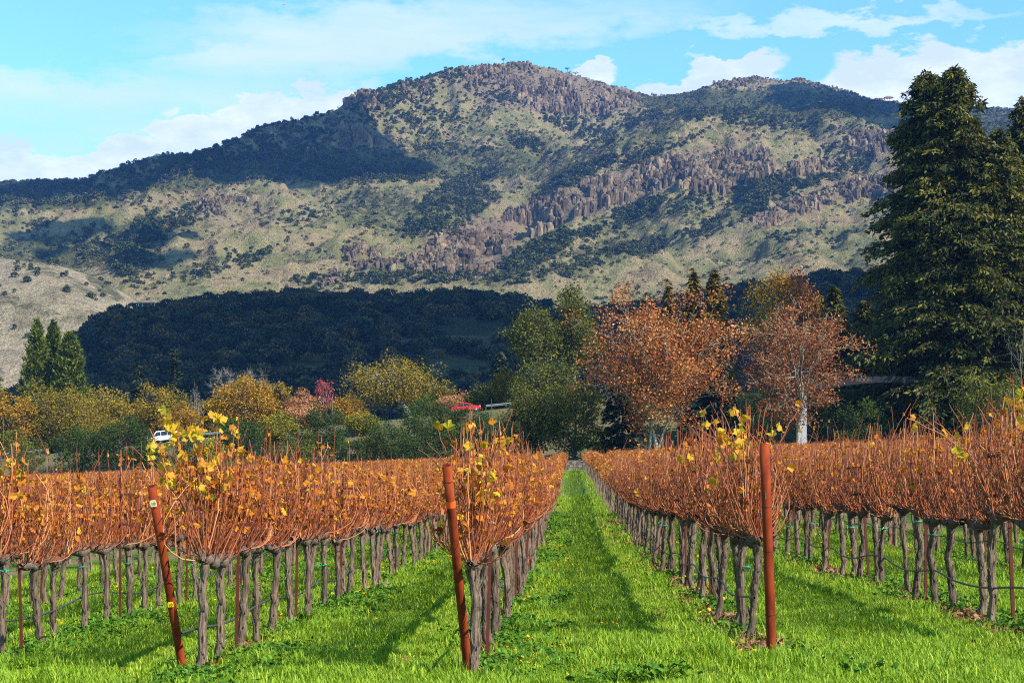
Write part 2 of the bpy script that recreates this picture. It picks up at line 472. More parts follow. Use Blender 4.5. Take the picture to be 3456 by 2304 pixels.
def inpoly(qx, qy, poly):
    ins = np.zeros(qx.shape, dtype=bool); n = len(poly)
    for i in range(n):
        x1, y1 = poly[i]; x2, y2 = poly[(i + 1) % n]
        if y1 == y2:
            continue
        c = ((y1 > qy) != (y2 > qy)) & (qx < (x2 - x1) * (qy - y1) / (y2 - y1) + x1)
        ins ^= c
    return ins

CLIFFS = {   # outline on the mountainside, column height range, number of columns, width range
    'peak': ([(1180, 190), (1280, 180), (1400, 208), (1465, 222), (1420, 258), (1330, 265), (1230, 252), (1190, 220)], (5, 17), 420, (4, 9)),
    'crown': ([(1050, 160), (1190, 146), (1240, 155), (1240, 185), (1180, 200), (1080, 200)], (4, 13), 240, (4, 8)),
    'knob': ([(790, 235), (835, 208), (870, 225), (880, 250), (830, 262)], (5, 15), 110, (5, 9)),
    'shoulder': ([(920, 190), (985, 184), (990, 228), (930, 228)], (4, 12), 90, (4, 8)),
    'palisade': ([(1210, 480), (1290, 450), (1370, 420), (1480, 385), (1540, 372), (1640, 372), (1690, 325), (1735, 332), (1770, 372), (1770, 405), (1700, 430), (1640, 447),
                  (1560, 432), (1450, 457), (1380, 475), (1300, 510), (1230, 545), (1200, 540), (1195, 510)], (7, 27), 1500, (4, 10)),
    'gorge': ([(1000, 560), (1040, 555), (1100, 545), (1180, 482), (1205, 495), (1195, 535), (1150, 570), (1130, 625), (1070, 632), (1000, 625), (985, 590)], (6, 22), 520, (4, 9)),
    'ledge': ([(1700, 512), (1780, 482), (1850, 452), (1950, 418), (2060, 400), (2070, 440), (1950, 462), (1870, 482), (1790, 507), (1730, 542), (1650, 562), (1640, 550)], (4, 12), 420, (3, 8)),
    'tower': ([(1930, 330), (1960, 308), (2060, 303), (2070, 340), (1950, 362)], (6, 16), 150, (4, 8)),
    'step': ([(1790, 388), (1900, 362), (1920, 377), (1850, 402), (1800, 412)], (5, 14), 110, (4, 8)),
    'apron': ([(785, 570), (830, 562), (870, 590), (890, 617), (830, 617), (800, 605)], (4, 12), 120, (3, 7)),
    'apron_foot': ([(890, 610), (960, 590), (985, 608), (980, 627), (900, 627)], (5, 14), 110, (3, 7)),
    'brow': ([(590, 298), (640, 296), (700, 330), (640, 342), (590, 337)], (5, 14), 130, (4, 8)),
    'rib': ([(755, 262), (830, 300), (885, 332), (820, 332), (765, 300)], (6, 16), 170, (4, 9)),
    'shelf': ([(700, 333), (820, 330), (830, 347), (700, 352)], (4, 10), 100, (4, 8)),
    'slab': ([(440, 460), (560, 450), (605, 480), (560, 503), (470, 492)], (3, 7), 140, (3, 6)),
    'outcrop': ([(700, 622), (760, 612), (790, 645), (740, 660)], (3, 8), 80, (2.5, 5)),
    'rim': ([(1640, 186), (1745, 177), (1765, 190), (1650, 200)], (3, 9), 90, (4, 8)),
    'scarp': ([(1820, 182), (1900, 191), (1985, 221), (1900, 214)], (3, 9), 110, (4, 8)),
}
ROCKY = [(1250, 210, 230, 55, 5, .8), (950, 205, 160, 35, -15, .5), (640, 320, 110, 30, 10, .7), (820, 310, 80, 40, 30, .8), (500, 480, 190, 45, 5, .6), (250, 450, 150, 25, 0, .35),
         (850, 590, 150, 40, 0, .5), (1450, 425, 280, 45, -20, .75), (1080, 570, 120, 70, -20, .9), (1850, 470, 220, 30, -20, .6), (1980, 340, 130, 60, 0, .6), (1800, 195, 220, 16, 5, .6),
         (1020, 520, 60, 30, 0, .4), (680, 470, 160, 35, 0, .35), (1500, 640, 200, 20, 0, .3)]
CHAP = [(1080, 375, 200, 42, 0, .85), (1000, 335, 120, 26, 0, .7), (1200, 325, 110, 30, 10, .7), (760, 375, 260, 38, 0, 1), (500, 400, 260, 30, -8, .9), (1750, 240, 320, 34, 2, 1), (1480, 300, 150, 40, -20, .7),
        (130, 580, 170, 38, 0, .9), (320, 560, 60, 80, 20, .8), (880, 480, 120, 50, 10, .8), (1050, 470, 110, 60, -30, .7), (1300, 390, 120, 40, -25, .7), (1350, 590, 220, 40, -12, .6),
        (1600, 470, 220, 40, -18, .6), (2300, 300, 260, 60, 0, .9), (1850, 290, 200, 25, 0, .55), (100, 450, 220, 36, 0, .9), (1280, 245, 70, 22, 20, .6), (1700, 580, 160, 30, 0, .35)]
WOODS = [(80, 445, 190, 26, 0, 1), (350, 395, 170, 26, -12, 1), (600, 335, 220, 45, -12, .75), (800, 405, 210, 17, 0, .8), (1030, 250, 110, 40, 0, .35), (930, 215, 130, 26, -20, .6), (860, 270, 60, 26, 20, .6),
         (1130, 215, 70, 20, 20, .6), (1235, 255, 70, 16, 30, .9), (1060, 180, 60, 20, 0, .4), (960, 285, 90, 26, 10, .45), (1350, 300, 70, 22, 20, .8), (1430, 278, 90, 18, -8, .9), (1330, 402, 100, 18, -25, 1),
         (1510, 345, 110, 14, -22, 1), (1650, 262, 120, 14, 0, .7), (1800, 285, 170, 14, 5, .55), (1050, 465, 95, 50, -35, 1), (980, 522, 55, 22, -10, 1), (1250, 572, 110, 20, -25, 1), (1420, 505, 130, 18, -22, 1),
         (1600, 460, 160, 20, -14, .9), (1760, 440, 100, 26, -12, 1), (1900, 408, 120, 16, -18, .9), (1960, 350, 90, 24, 0, .5), (1300, 605, 210, 18, -8, .7), (1500, 565, 210, 18, -15, .55), (1700, 500, 110, 18, -15, .6),
         (1880, 545, 110, 16, 0, .45), (300, 610, 45, 40, 40, .9), (340, 545, 40, 50, 25, .8), (220, 560, 45, 36, 0, .7), (440, 495, 60, 20, -20, .6), (590, 592, 45, 13, -30, 1), (800, 645, 130, 10, 0, .6),
         (960, 640, 130, 12, 0, .8), (1150, 640, 150, 14, 0, .8), (500, 610, 90, 20, -20, .3), (700, 500, 70, 22, 0, .25), (60, 510, 60, 22, 0, .5), (640, 385, 200, 20, 0, .6), (1220, 335, 50, 14, 20, .8), (1040, 345, 80, 12, 0, .5)]

mu = np.linspace(-0.43, 0.43, 720)
my = np.concatenate([np.linspace(1180, 1500, 24, endpoint=False), np.linspace(1500, 3200, 310, endpoint=False), np.linspace(3200, 3900, 12)])
MU, MY = np.meshgrid(mu, my); MX = MU * MY
MZ = mount(MX, MY)
_qx, _qy = proj(np.stack([MX, MY, MZ], -1)); _qx /= Q; _qy /= Q
_sk = np.interp(_qx, [a for a, b in SKY], [b for a, b in SKY])
_amp = sstep(1350, 1700, MY) * (0.25 + 0.75 * sstep(0, 60, _qy - _sk)) * (1 - 0.8 * sstep(0, 1, (MY - np.interp(_qx, [-300, 0, 200, 775, 1200, 1480, 2700], [2600, 2550, 2480, 2500, 2760, 2950, 3100])) / 80))
MZ = MZ + _amp * (26 * (ridged(MX / 320, MY / 500, 4) - 0.4) + 10 * (ridged(MX / 95, MY / 230, 3) - 0.3) + 7 * fbm(MX / 70, MY / 90, 3) + 3.0 * fbm(MX / 17, MY / 20, 2))
_rk = soft(_qx, _qy, ROCKY)
MZ = MZ + _amp * _rk * 6.0 * (ridged(MX / 30, MY / 90, 3) - 0.3)
_tr = np.array([P(a * Q, b * Q, c) for a, b, c in ((1138, 640, 1780), (1152, 612, 1840), (1170, 570, 1930), (1195, 520, 2010), (1210, 490, 2060))])[:, :2]
_dt = np.full(MX.shape, 1e9)
for a, b in zip(_tr[:-1], _tr[1:]):
    ab = b - a; tt = np.clip(((MX - a[0]) * ab[0] + (MY - a[1]) * ab[1]) / (ab @ ab), 0, 1); _dt = np.minimum(_dt, np.hypot(MX - a[0] - tt * ab[0], MY - a[1] - tt * ab[1]))
MZ = MZ - 70 * np.exp(-(_dt / 40) ** 2)            # the gorge
for _k in range(3):      # settle the crest onto its surveyed skyline
    a_, b_ = proj(np.stack([MX, MY, MZ], -1)); b_ = b_ / Q; top = b_.argmin(0); tgt = np.interp((mu * F + 1728) / Q, [a for a, b in SKY], [b for a, b in SKY])
    dr = my[top]; dz = (b_.min(0) - tgt) * Q / F * dr
    dz = np.convolve(np.pad(dz, 3, mode='edge'), np.ones(7) / 7, mode='valid')
    MZ = MZ + dz[None] * sstep(dr[None] - 650, dr[None] - 30, MY)
MV = np.stack([MX, MY, MZ], -1)
_qx, _qy = proj(MV); _qx /= Q; _qy /= Q
_run = np.minimum.accumulate(_qy, axis=0)
M_VIS = _qy <= _run + 1e-6
_n, _m = MU.shape
_i = np.arange(_n - 1)[:, None] * _m + np.arange(_m - 1)[None]
_qd = np.stack([_i, _i + 1, _i + _m + 1, _i + _m], -1).reshape(-1, 4)
me = mesh('mountain', MV.reshape(-1, 3), [_qd], M_TERR, attrs={'rock': soft(_qx, _qy, ROCKY).ravel(), 'chap': soft(_qx, _qy, CHAP).ravel()}, smooth=True)
obj('mountain', me, kind='structure')

# where the mountain shows, as flat lists (place, photograph position, patch area)
_vis = M_VIS & (_qx > -120) & (_qx < 2480)
M_PT = MV[_vis]; M_QX = _qx[_vis]; M_QY = _qy[_vis]
_dy = np.gradient(my)[:, None] * np.ones_like(MU)
M_AREA = (_dy * MY)[_vis]

# ------------------------------------------------------------------ basalt cliffs
def basalt():
    m, t = new_mat('basalt'); tc = t.n('ShaderNodeTexCoord'); mp = t.n('ShaderNodeMapping'); t.l(tc.outputs['Object'], mp.inputs[0]); mp.inputs['Scale'].default_value = (1, 1, 0.3)
    n1 = t.noise(mp.outputs[0], 0.16, 6, 0.65); n2 = t.noise(tc.outputs['Object'], 0.03, 4, 0.6)
    at = t.n('ShaderNodeAttribute', attribute_name='rnd').outputs['Fac']
    f = t.math('ADD', t.math('MULTIPLY', t.math('SUBTRACT', n1, 0.28), 1.7), t.math('MULTIPLY', t.math('SUBTRACT', at, 0.5), 0.7), clamp=True)
    c = t.ramp(f, [(0, (.045, .033, .022)), (.45, (.14, .10, .064)), (.8, (.27, .195, .12)), (1, (.38, .29, .185))])
    c = t.mix(t.math('MULTIPLY', t.math('SUBTRACT', n2, 0.56), 5, clamp=True), c, t.mix(f, (.08, .048, .03), (.25, .165, .10)))
    finish(t, c, 0.93, n1, 1.6, spec=0.08)
    return m
M_ROCK = basalt()
def column_template():
    k = 6; V = []
    for h, r in ((-1.0, 1.0), (0.2, 1.0), (0.78, 0.92), (1.0, 0.72)):
        for j in range(k):
            V.append([r * math.cos(j * math.pi / 3), r * math.sin(j * math.pi / 3), h])
    V = np.array(V); qd = [[l * k + j, l * k + (j + 1) % k, (l + 1) * k + (j + 1) % k, (l + 1) * k + j] for l in range(3) for j in range(k)]
    return V, np.array(qd), np.array([[18, 19, 20], [18, 20, 21], [18, 21, 22], [18, 22, 23]])
CT_V, CT_Q, CT_T = column_template()
def build_cliff(poly, hr, n, wr, rg):
    ins = np.where(inpoly(M_QX, M_QY, poly))[0]
    if len(ins) == 0:
        return None
    w = M_AREA[ins]; pick = rg.choice(ins, n, p=w / w.sum())
    p = M_PT[pick] + np.c_[rg.uniform(-4, 4, (n, 2)), np.zeros(n)]
    big = np.clip(fbm(p[:, 0] / 55, p[:, 1] / 70, 2) * 0.8 + 0.5, 0, 1)
    dt = np.full(n, 1e9)
    for a_, b_ in zip(_tr[:-1], _tr[1:]):
        ab = b_ - a_; tt = np.clip(((p[:, :2] - a_) @ ab) / (ab @ ab), 0, 1); dt = np.minimum(dt, np.linalg.norm(p[:, :2] - a_ - tt[:, None] * ab, axis=1))
    keep = (big > 0.36) & (dt > 30); p = p[keep]; big = big[keep]; n = len(p)
    h = (hr[0] + (hr[1] - hr[0]) * big * rg.uniform(0.35, 1.0, n)) * 0.62
    wd = rg.uniform(wr[0], wr[1], n) * 0.5 * rg.uniform(0.5, 1.1, n)
    a = rg.uniform(0, 2 * np.pi, n); R = np.zeros((n, 3, 3)); R[:, 0, 0] = np.cos(a); R[:, 0, 1] = -np.sin(a); R[:, 1, 0] = np.sin(a); R[:, 1, 1] = np.cos(a); R[:, 2, 2] = 1
    R[:, 0, 2] = rg.normal(0, 0.08, n); R[:, 1, 2] = rg.normal(0, 0.08, n)
    sc = np.stack([wd, wd * rg.uniform(0.7, 1.3, n), h], 1)
    V, qd = stamp(CT_V, CT_Q, R, sc, p); _, tr = stamp(CT_V, CT_T, R, sc, p)
    V = V + rg.normal(0, 0.55, V.shape)
    ac = Acc(); ac.add(V, qd, tr, np.repeat(np.clip(0.5 + 0.5 * fbm(p[:, 0] / 28, p[:, 1] / 28, 2) + rg.normal(0, .16, n), 0, 1), len(CT_V)))
    return ac
_rg = np.random.default_rng(5)
for nm, (poly, hr, n, wr) in CLIFFS.items():
    ac = build_cliff(poly, hr, int(n * 1.8), wr, _rg)
    if ac:
        obj('cliff', ac.build('cliff', M_ROCK), kind='structure')
# loose boulders strewn over the slopes
n = 1500
w = M_AREA * (0.15 + soft(M_QX, M_QY, ROCKY)); pick = _rg.choice(len(M_PT), n, p=w / w.sum())
sc = np.stack([_rg.uniform(.6, 2, n), _rg.uniform(.6, 2, n), _rg.uniform(.6, 2.2, n)], 1)
a = _rg.uniform(0, 6.28, n); R = np.zeros((n, 3, 3)); R[:, 0, 0] = np.cos(a); R[:, 0, 1] = -np.sin(a); R[:, 1, 0] = np.sin(a); R[:, 1, 1] = np.cos(a); R[:, 2, 2] = 1
p = M_PT[pick]; V, qd = stamp(CT_V, CT_Q, R, sc, p); _, tr = stamp(CT_V, CT_T, R, sc, p); V = V + _rg.normal(0, 0.35, V.shape)
obj('rock_rubble', Acc().add(V, qd, tr, np.repeat(_rg.uniform(0, 1, n), len(CT_V))).build('rock_rubble', M_ROCK), kind='stuff', label='small grey boulders strewn over the mountainside')

# ------------------------------------------------------------------ foothills in front of the mountain
def hill(name, sky, d_ridge, d_front, d_back, z0, u0, u1, nu, ny, mat, rough, tree_h=0.0):
    xs = np.array([s[0] for s in sky]) * Q; zs = np.array([EYE + (HOR - s[1] * Q) / F * d_ridge - tree_h for s in sky])
    ux = (xs - 1728) / F
    def zf(x, y):
        uu = x / y
        rz = np.maximum(np.interp(uu, ux, zs), z0)
        pr = np.where(y < d_ridge, sstep(d_front - (d_ridge - d_front) * 0.35, d_ridge, y) * 0.35 + 0.65 * np.clip((y - d_front) / (d_ridge - d_front), 0, 1), 1 - 0.8 * sstep(d_ridge, d_back, y))
        am = np.clip(pr * 1.2, 0, 1) * (0.25 + 0.75 * sstep(20, 150, np.abs(y - d_ridge)))
        return z0 + (rz - z0) * pr + am * rough * (fbm(x / 120, y / 120, 3)) + am * rough * 0.6 * (ridged(x / 200, y / 260, 2) - 0.6)
    u = np.linspace(u0, u1, nu); ys = np.linspace(d_front - 60, d_back, ny)
    U, Y = np.meshgrid(u, ys); X = U * Y; Z = zf(X, Y)
    V = np.stack([X, Y, Z], -1); n, m = U.shape
    i = np.arange(n - 1)[:, None] * m + np.arange(m - 1)[None]
    qd = np.stack([i, i + 1, i + m + 1, i + m], -1).reshape(-1, 4)
    return V, qd, zf
FOOT_SKY = [(-300, 1010), (-60, 960), (60, 880), (165, 782), (230, 728), (290, 703), (340, 706), (430, 690), (500, 682), (600, 678), (680, 670), (760, 678), (850, 675), (930, 682), (1000, 672), (1080, 670),
            (1150, 675), (1250, 700), (1340, 712), (1420, 705), (1500, 690), (1600, 662), (1700, 650), (1800, 635), (1900, 622), (2000, 612), (2060, 606), (2200, 595), (2500, 580), (2800, 570)]
FV, FQ, foot_z = hill('wooded_hill', FOOT_SKY, 1000.0, 560.0, 1250.0, 6.0, -0.42, 0.42, 300, 110, M_FOOT, 7.0, 4.0)
fq = proj(FV); fqx, fqy = fq[0] / Q, fq[1] / Q
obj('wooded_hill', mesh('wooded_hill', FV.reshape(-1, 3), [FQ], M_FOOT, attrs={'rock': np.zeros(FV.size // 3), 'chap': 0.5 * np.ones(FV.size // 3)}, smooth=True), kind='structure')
TAN_SKY = [(-300, 560), (-60, 585), (0, 592), (60, 600), (120, 603), (200, 628), (260, 658), (300, 682), (340, 712), (420, 760), (520, 840), (640, 920), (800, 1000)]
M_TAN = terrain_mat('tan_hillside', (0.50, 0.39, 0.27), (0.42, 0.34, 0.215), (0.15, 0.145, 0.07), (0.22, 0.17, 0.13), (0.36, 0.28, 0.22))
TV, TQ, tan_z = hill('tan_hill', TAN_SKY, 1340.0, 1030.0, 1600.0, 4.0, -0.42, -0.08, 170, 100, M_TAN, 6.0, 0.0)
tq = proj(TV); tqx, tqy = tq[0] / Q, tq[1] / Q
obj('tan_hill', mesh('tan_hill', TV.reshape(-1, 3), [TQ], M_TAN, attrs={'rock': 0.25 * np.ones(TV.size // 3), 'chap': soft(tqx, tqy, [(240, 660, 60, 14, 35, .8), (150, 640, 120, 12, 25, .6), (60, 700, 140, 14, 20, .6), (200, 720, 90, 30, 30, .5)]).ravel()}, smooth=True), kind='structure')

# ------------------------------------------------------------------ near ground: vineyard floor, bank, valley floor
def field_mat():
    m, t = new_mat('vineyard_floor')
    tc = t.n('ShaderNodeTexCoord'); p = tc.outputs['Object']
    sp = t.n('ShaderNodeSeparateXYZ'); t.l(p, sp.inputs[0])
    X = t.math('SUBTRACT', sp.outputs[0], t.math('MULTIPLY', sp.outputs[1], ROW_T))
    ph = t.math('FRACT', t.math('DIVIDE', t.math('ADD', X, 0.75 + 240.0 + 1.2), ROW_W))
    dd = t.math('MULTIPLY', t.math('ABSOLUTE', t.math('SUBTRACT', ph, 0.5)), ROW_W)
    n1 = t.noise(p, 2.2, 5, 0.65); n2 = t.noise(p, 18, 4, 0.7); n3 = t.noise(p, 0.35, 3, 0.5)
    dirt = t.math('MULTIPLY', t.math('SUBTRACT', t.math('ADD', 0.34, t.math('MULTIPLY', t.math('SUBTRACT', n1, 0.5), 0.9)), dd), 5.0, clamp=True)
    soil = t.mix(n2, (0.10, 0.06, 0.035), (0.27, 0.18, 0.11))
    g = t.mix(n1, (0.045, 0.11, 0.012), (0.12, 0.21, 0.025)); g = t.mix(t.math('MULTIPLY', n2, 0.5), g, (0.10, 0.085, 0.035))
    c = t.mix(dirt, g, soil)
    past = t.math('MULTIPLY', t.math('SUBTRACT', sp.outputs[1], 182.0), 0.2, clamp=True)
    rough_ground = t.mix(t.math('MULTIPLY', t.math('SUBTRACT', n3, 0.35), 3, clamp=True), (0.13, 0.10, 0.06), (0.07, 0.09, 0.03))
    c = t.mix(past, c, rough_ground)
    finish(t, c, 0.95, t.math('ADD', n1, t.math('MULTIPLY', n2, 0.4)), 0.05, spec=0.1)
    return m
gy = np.concatenate([np.linspace(-30, 4, 12, endpoint=False), np.linspace(4, 60, 225, endpoint=False), np.linspace(60, 260, 160, endpoint=False), np.linspace(260, 700, 60, endpoint=False), np.geomspace(700, 9000, 24)])
gs = np.linspace(-1, 1, 151); GS, GY = np.meshgrid(gs, gy)
GX = GS * (14 + 0.55 * np.maximum(GY, 0)) * (1 + 0.0 * GS)
GV = np.stack([GX, GY, ground(GX, GY)], -1); n, m = GS.shape
i = np.arange(n - 1)[:, None] * m + np.arange(m - 1)[None]
obj('ground', mesh('ground', GV.reshape(-1, 3), [np.stack([i, i + 1, i + m + 1, i + m], -1).reshape(-1, 4)], field_mat(), smooth=True), kind='structure')

# ------------------------------------------------------------------ drifting clouds whose shade lies on the hills (overhead, out of the picture)
def cloud_mat():
    m, t = new_mat('cloud_vapour')
    finish(t, (0.9, 0.9, 0.92), 1.0, spec=0.0)
    return m
M_CLOUD = cloud_mat()
def ico(sub=1):
    bm = bmesh.new(); bmesh.ops.create_icosphere(bm, subdivisions=sub, radius=1.0)
    V = np.array([v.co[:] for v in bm.verts]); T = np.array([[v.index for v in f.verts] for f in bm.faces]); bm.free()
    return V, T
ICO_V, ICO_T = ico(1)
def cloud(points, rad, lift, rg, thick=0.5):
    top = points + SV[None] * ((lift - points[:, 2:3]) / SV[2])
    n = len(top); sc = rg.uniform(0.8, 1.25, (n, 1)) * np.array([[rad, rad, rad * thick]])
    R = np.tile(np.eye(3), (n, 1, 1))
    V, T = stamp(ICO_V, ICO_T, R, sc, top); V = V + rg.normal(0, rad * 0.03, V.shape)
    obj('cloud', Acc().add(V, None, T).build('cloud', M_CLOUD, True), kind='stuff', label='white cumulus drifting above the valley')
_rg = np.random.default_rng(9)
def pick_poly(poly, n):
    ins = np.where(inpoly(M_QX, M_QY, poly))[0]; w = M_AREA[ins]
    return M_PT[_rg.choice(ins, n, p=w / w.sum())]
f_in = (FV[..., 1] > 545) & (FV[..., 1] < 1030) & (fqx > -60) & (fqx < 2600) & (FV[..., 2] > 8)
fl = FV[f_in]; cloud(fl[_rg.choice(len(fl), 700)], 40.0, 900.0, _rg)
cloud(pick_poly([(200, 405), (350, 358), (560, 310), (775, 256), (800, 272), (870, 310), (885, 335), (840, 352), (950, 382), (970, 402), (900, 408), (700, 402), (500, 398), (350, 405), (230, 425), (0, 465), (0, 440)], 260), 42.0, 1200.0, _rg)
cloud(pick_poly([(1800, 200), (1900, 215), (2060, 240), (2060, 268), (1950, 260), (1820, 236)], 90), 45.0, 1250.0, _rg)
cloud(pick_poly([(0, 520), (200, 490), (380, 525), (500, 560), (420, 600), (300, 610), (150, 590), (0, 575)], 22), 26.0, 1000.0, _rg)

# ------------------------------------------------------------------ vegetation: materials
L_OAKY = leaf_mat('leaf_olive_gold', [(0, (.075, .062, .010)), (.5, (.23, .165, .018)), (1, (.40, .27, .03))])
L_GOLD = leaf_mat('leaf_orange_gold', [(0, (.15, .075, .010)), (.5, (.36, .19, .02)), (1, (.52, .32, .035))])
L_YELL = leaf_mat('leaf_yellow_green', [(0, (.07, .075, .010)), (.5, (.22, .20, .018)), (1, (.46, .36, .02))])
L_BUSH = leaf_mat('leaf_bush_green', [(0, (.014, .030, .006)), (.5, (.038, .068, .012)), (1, (.085, .12, .02))])
L_OLIVE = leaf_mat('leaf_olive', [(0, (.030, .038, .007)), (.5, (.095, .105, .016)), (1, (.22, .20, .03))])
L_SYC = leaf_mat('leaf_russet', [(0, (.12, .032, .012)), (.4, (.40, .135, .04)), (.75, (.62, .27, .085)), (1, (.74, .45, .18))])
L_SYC2 = leaf_mat('leaf_dark_russet', [(0, (.09, .024, .010)), (.5, (.32, .10, .034)), (.9, (.52, .21, .075)), (1, (.62, .34, .12))])
L_SALM = leaf_mat('leaf_salmon', [(0, (.20, .08, .04)), (.5, (.46, .21, .09)), (1, (.58, .33, .16))])
L_RED = leaf_mat('leaf_red', [(0, (.22, .02, .03)), (.5, (.45, .06, .07)), (1, (.55, .15, .13))])
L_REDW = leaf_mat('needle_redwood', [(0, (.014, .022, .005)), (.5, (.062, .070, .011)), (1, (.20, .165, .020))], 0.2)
L_DARK = leaf_mat('needle_dark', [(0, (.006, .012, .006)), (.5, (.016, .028, .010)), (1, (.04, .055, .015))], 0.15)
L_CYP = leaf_mat('needle_cypress', [(0, (.025, .042, .008)), (.5, (.085, .118, .018)), (1, (.18, .19, .028))], 0.2)
L_CONB = leaf_mat('needle_bronze', [(0, (.04, .032, .006)), (.5, (.11, .085, .012)), (1, (.24, .16, .025))], 0.2)
L_HILL = leaf_mat('leaf_hill_oak', [(0, (.018, .032, .010)), (.5, (.048, .066, .018)), (.9, (.10, .11, .028)), (1, (.16, .13, .035))], 0.15, 0.7)
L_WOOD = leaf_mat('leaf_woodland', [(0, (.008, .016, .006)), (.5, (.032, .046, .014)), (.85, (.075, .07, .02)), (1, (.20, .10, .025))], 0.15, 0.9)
M_BARK = rough_mat('bark_brown', (.05, .035, .025), (.17, .125, .09), 6, 0.9, 0.03, (1, 1, .25))
M_PALE = rough_mat('bark_pale', (.12, .10, .075), (.46, .40, .31), 3.0, 0.85, 0.02, (1, 1, .5))
M_GREY = rough_mat('bark_grey', (.10, .09, .08), (.27, .245, .22), 5, 0.9, 0.02)
M_REDB = rough_mat('bark_redwood', (.07, .035, .022), (.22, .12, .075), 5, 0.9, 0.03, (1, 1, .2))
LEAFN = (np.array([[-0.12, 0, 0.03], [0.25, -0.22, -0.02], [1.0, 0.0, -0.10], [0.25, 0.22, -0.02]]), np.array([[0, 1, 2, 3]]))

def frame_to(dirs, rng, roll=0.6):
    """rotation matrices with local x along dirs, z roughly up with some roll"""
    x = dirs / (np.linalg.norm(dirs, axis=1, keepdims=True) + 1e-9)
    up = np.array([0, 0, 1.0]) + rng.normal(0, roll, x.shape)
    y = np.cross(up, x); y /= np.linalg.norm(y, axis=1, keepdims=True) + 1e-9
    return np.stack([x, y, np.cross(x, y)], -1)

def bezier(a, b, c, n):
    t = np.linspace(0, 1, n)[:, None]
    return (1 - t) ** 2 * a + 2 * t * (1 - t) * b + t * t * c

def crown_mesh(name, centers, per, spread, size, mat, rng, up=0.0, tone=None, flat=0.8):
    n = len(centers)
    tone = rng.normal(0, 0.13, n) if tone is None else tone
    idx = np.repeat(np.arange(n), per)
    off = rng.normal(size=(len(idx), 3)) * spread * np.array([1, 1, flat]); off *= np.minimum(1, 1.7 * spread / (np.linalg.norm(off, axis=1, keepdims=True) + 1e-9))
    pos = centers[idx] + off
    V, qd = stamp(LEAFQ[0], LEAFQ[1], rotmats(len(idx), rng, up), size * rng.uniform(0.65, 1.35, len(idx)), pos)
    r = np.clip(0.48 + tone[idx] + rng.normal(0, 0.2, len(idx)), 0, 1)
    return Acc().add(V, qd, None, np.repeat(r, 4)).build(name, mat)

def place(qx, d):
    x = (qx * Q - 1728) / F * d
    return np.array([x, d, float(ground(x, d))])

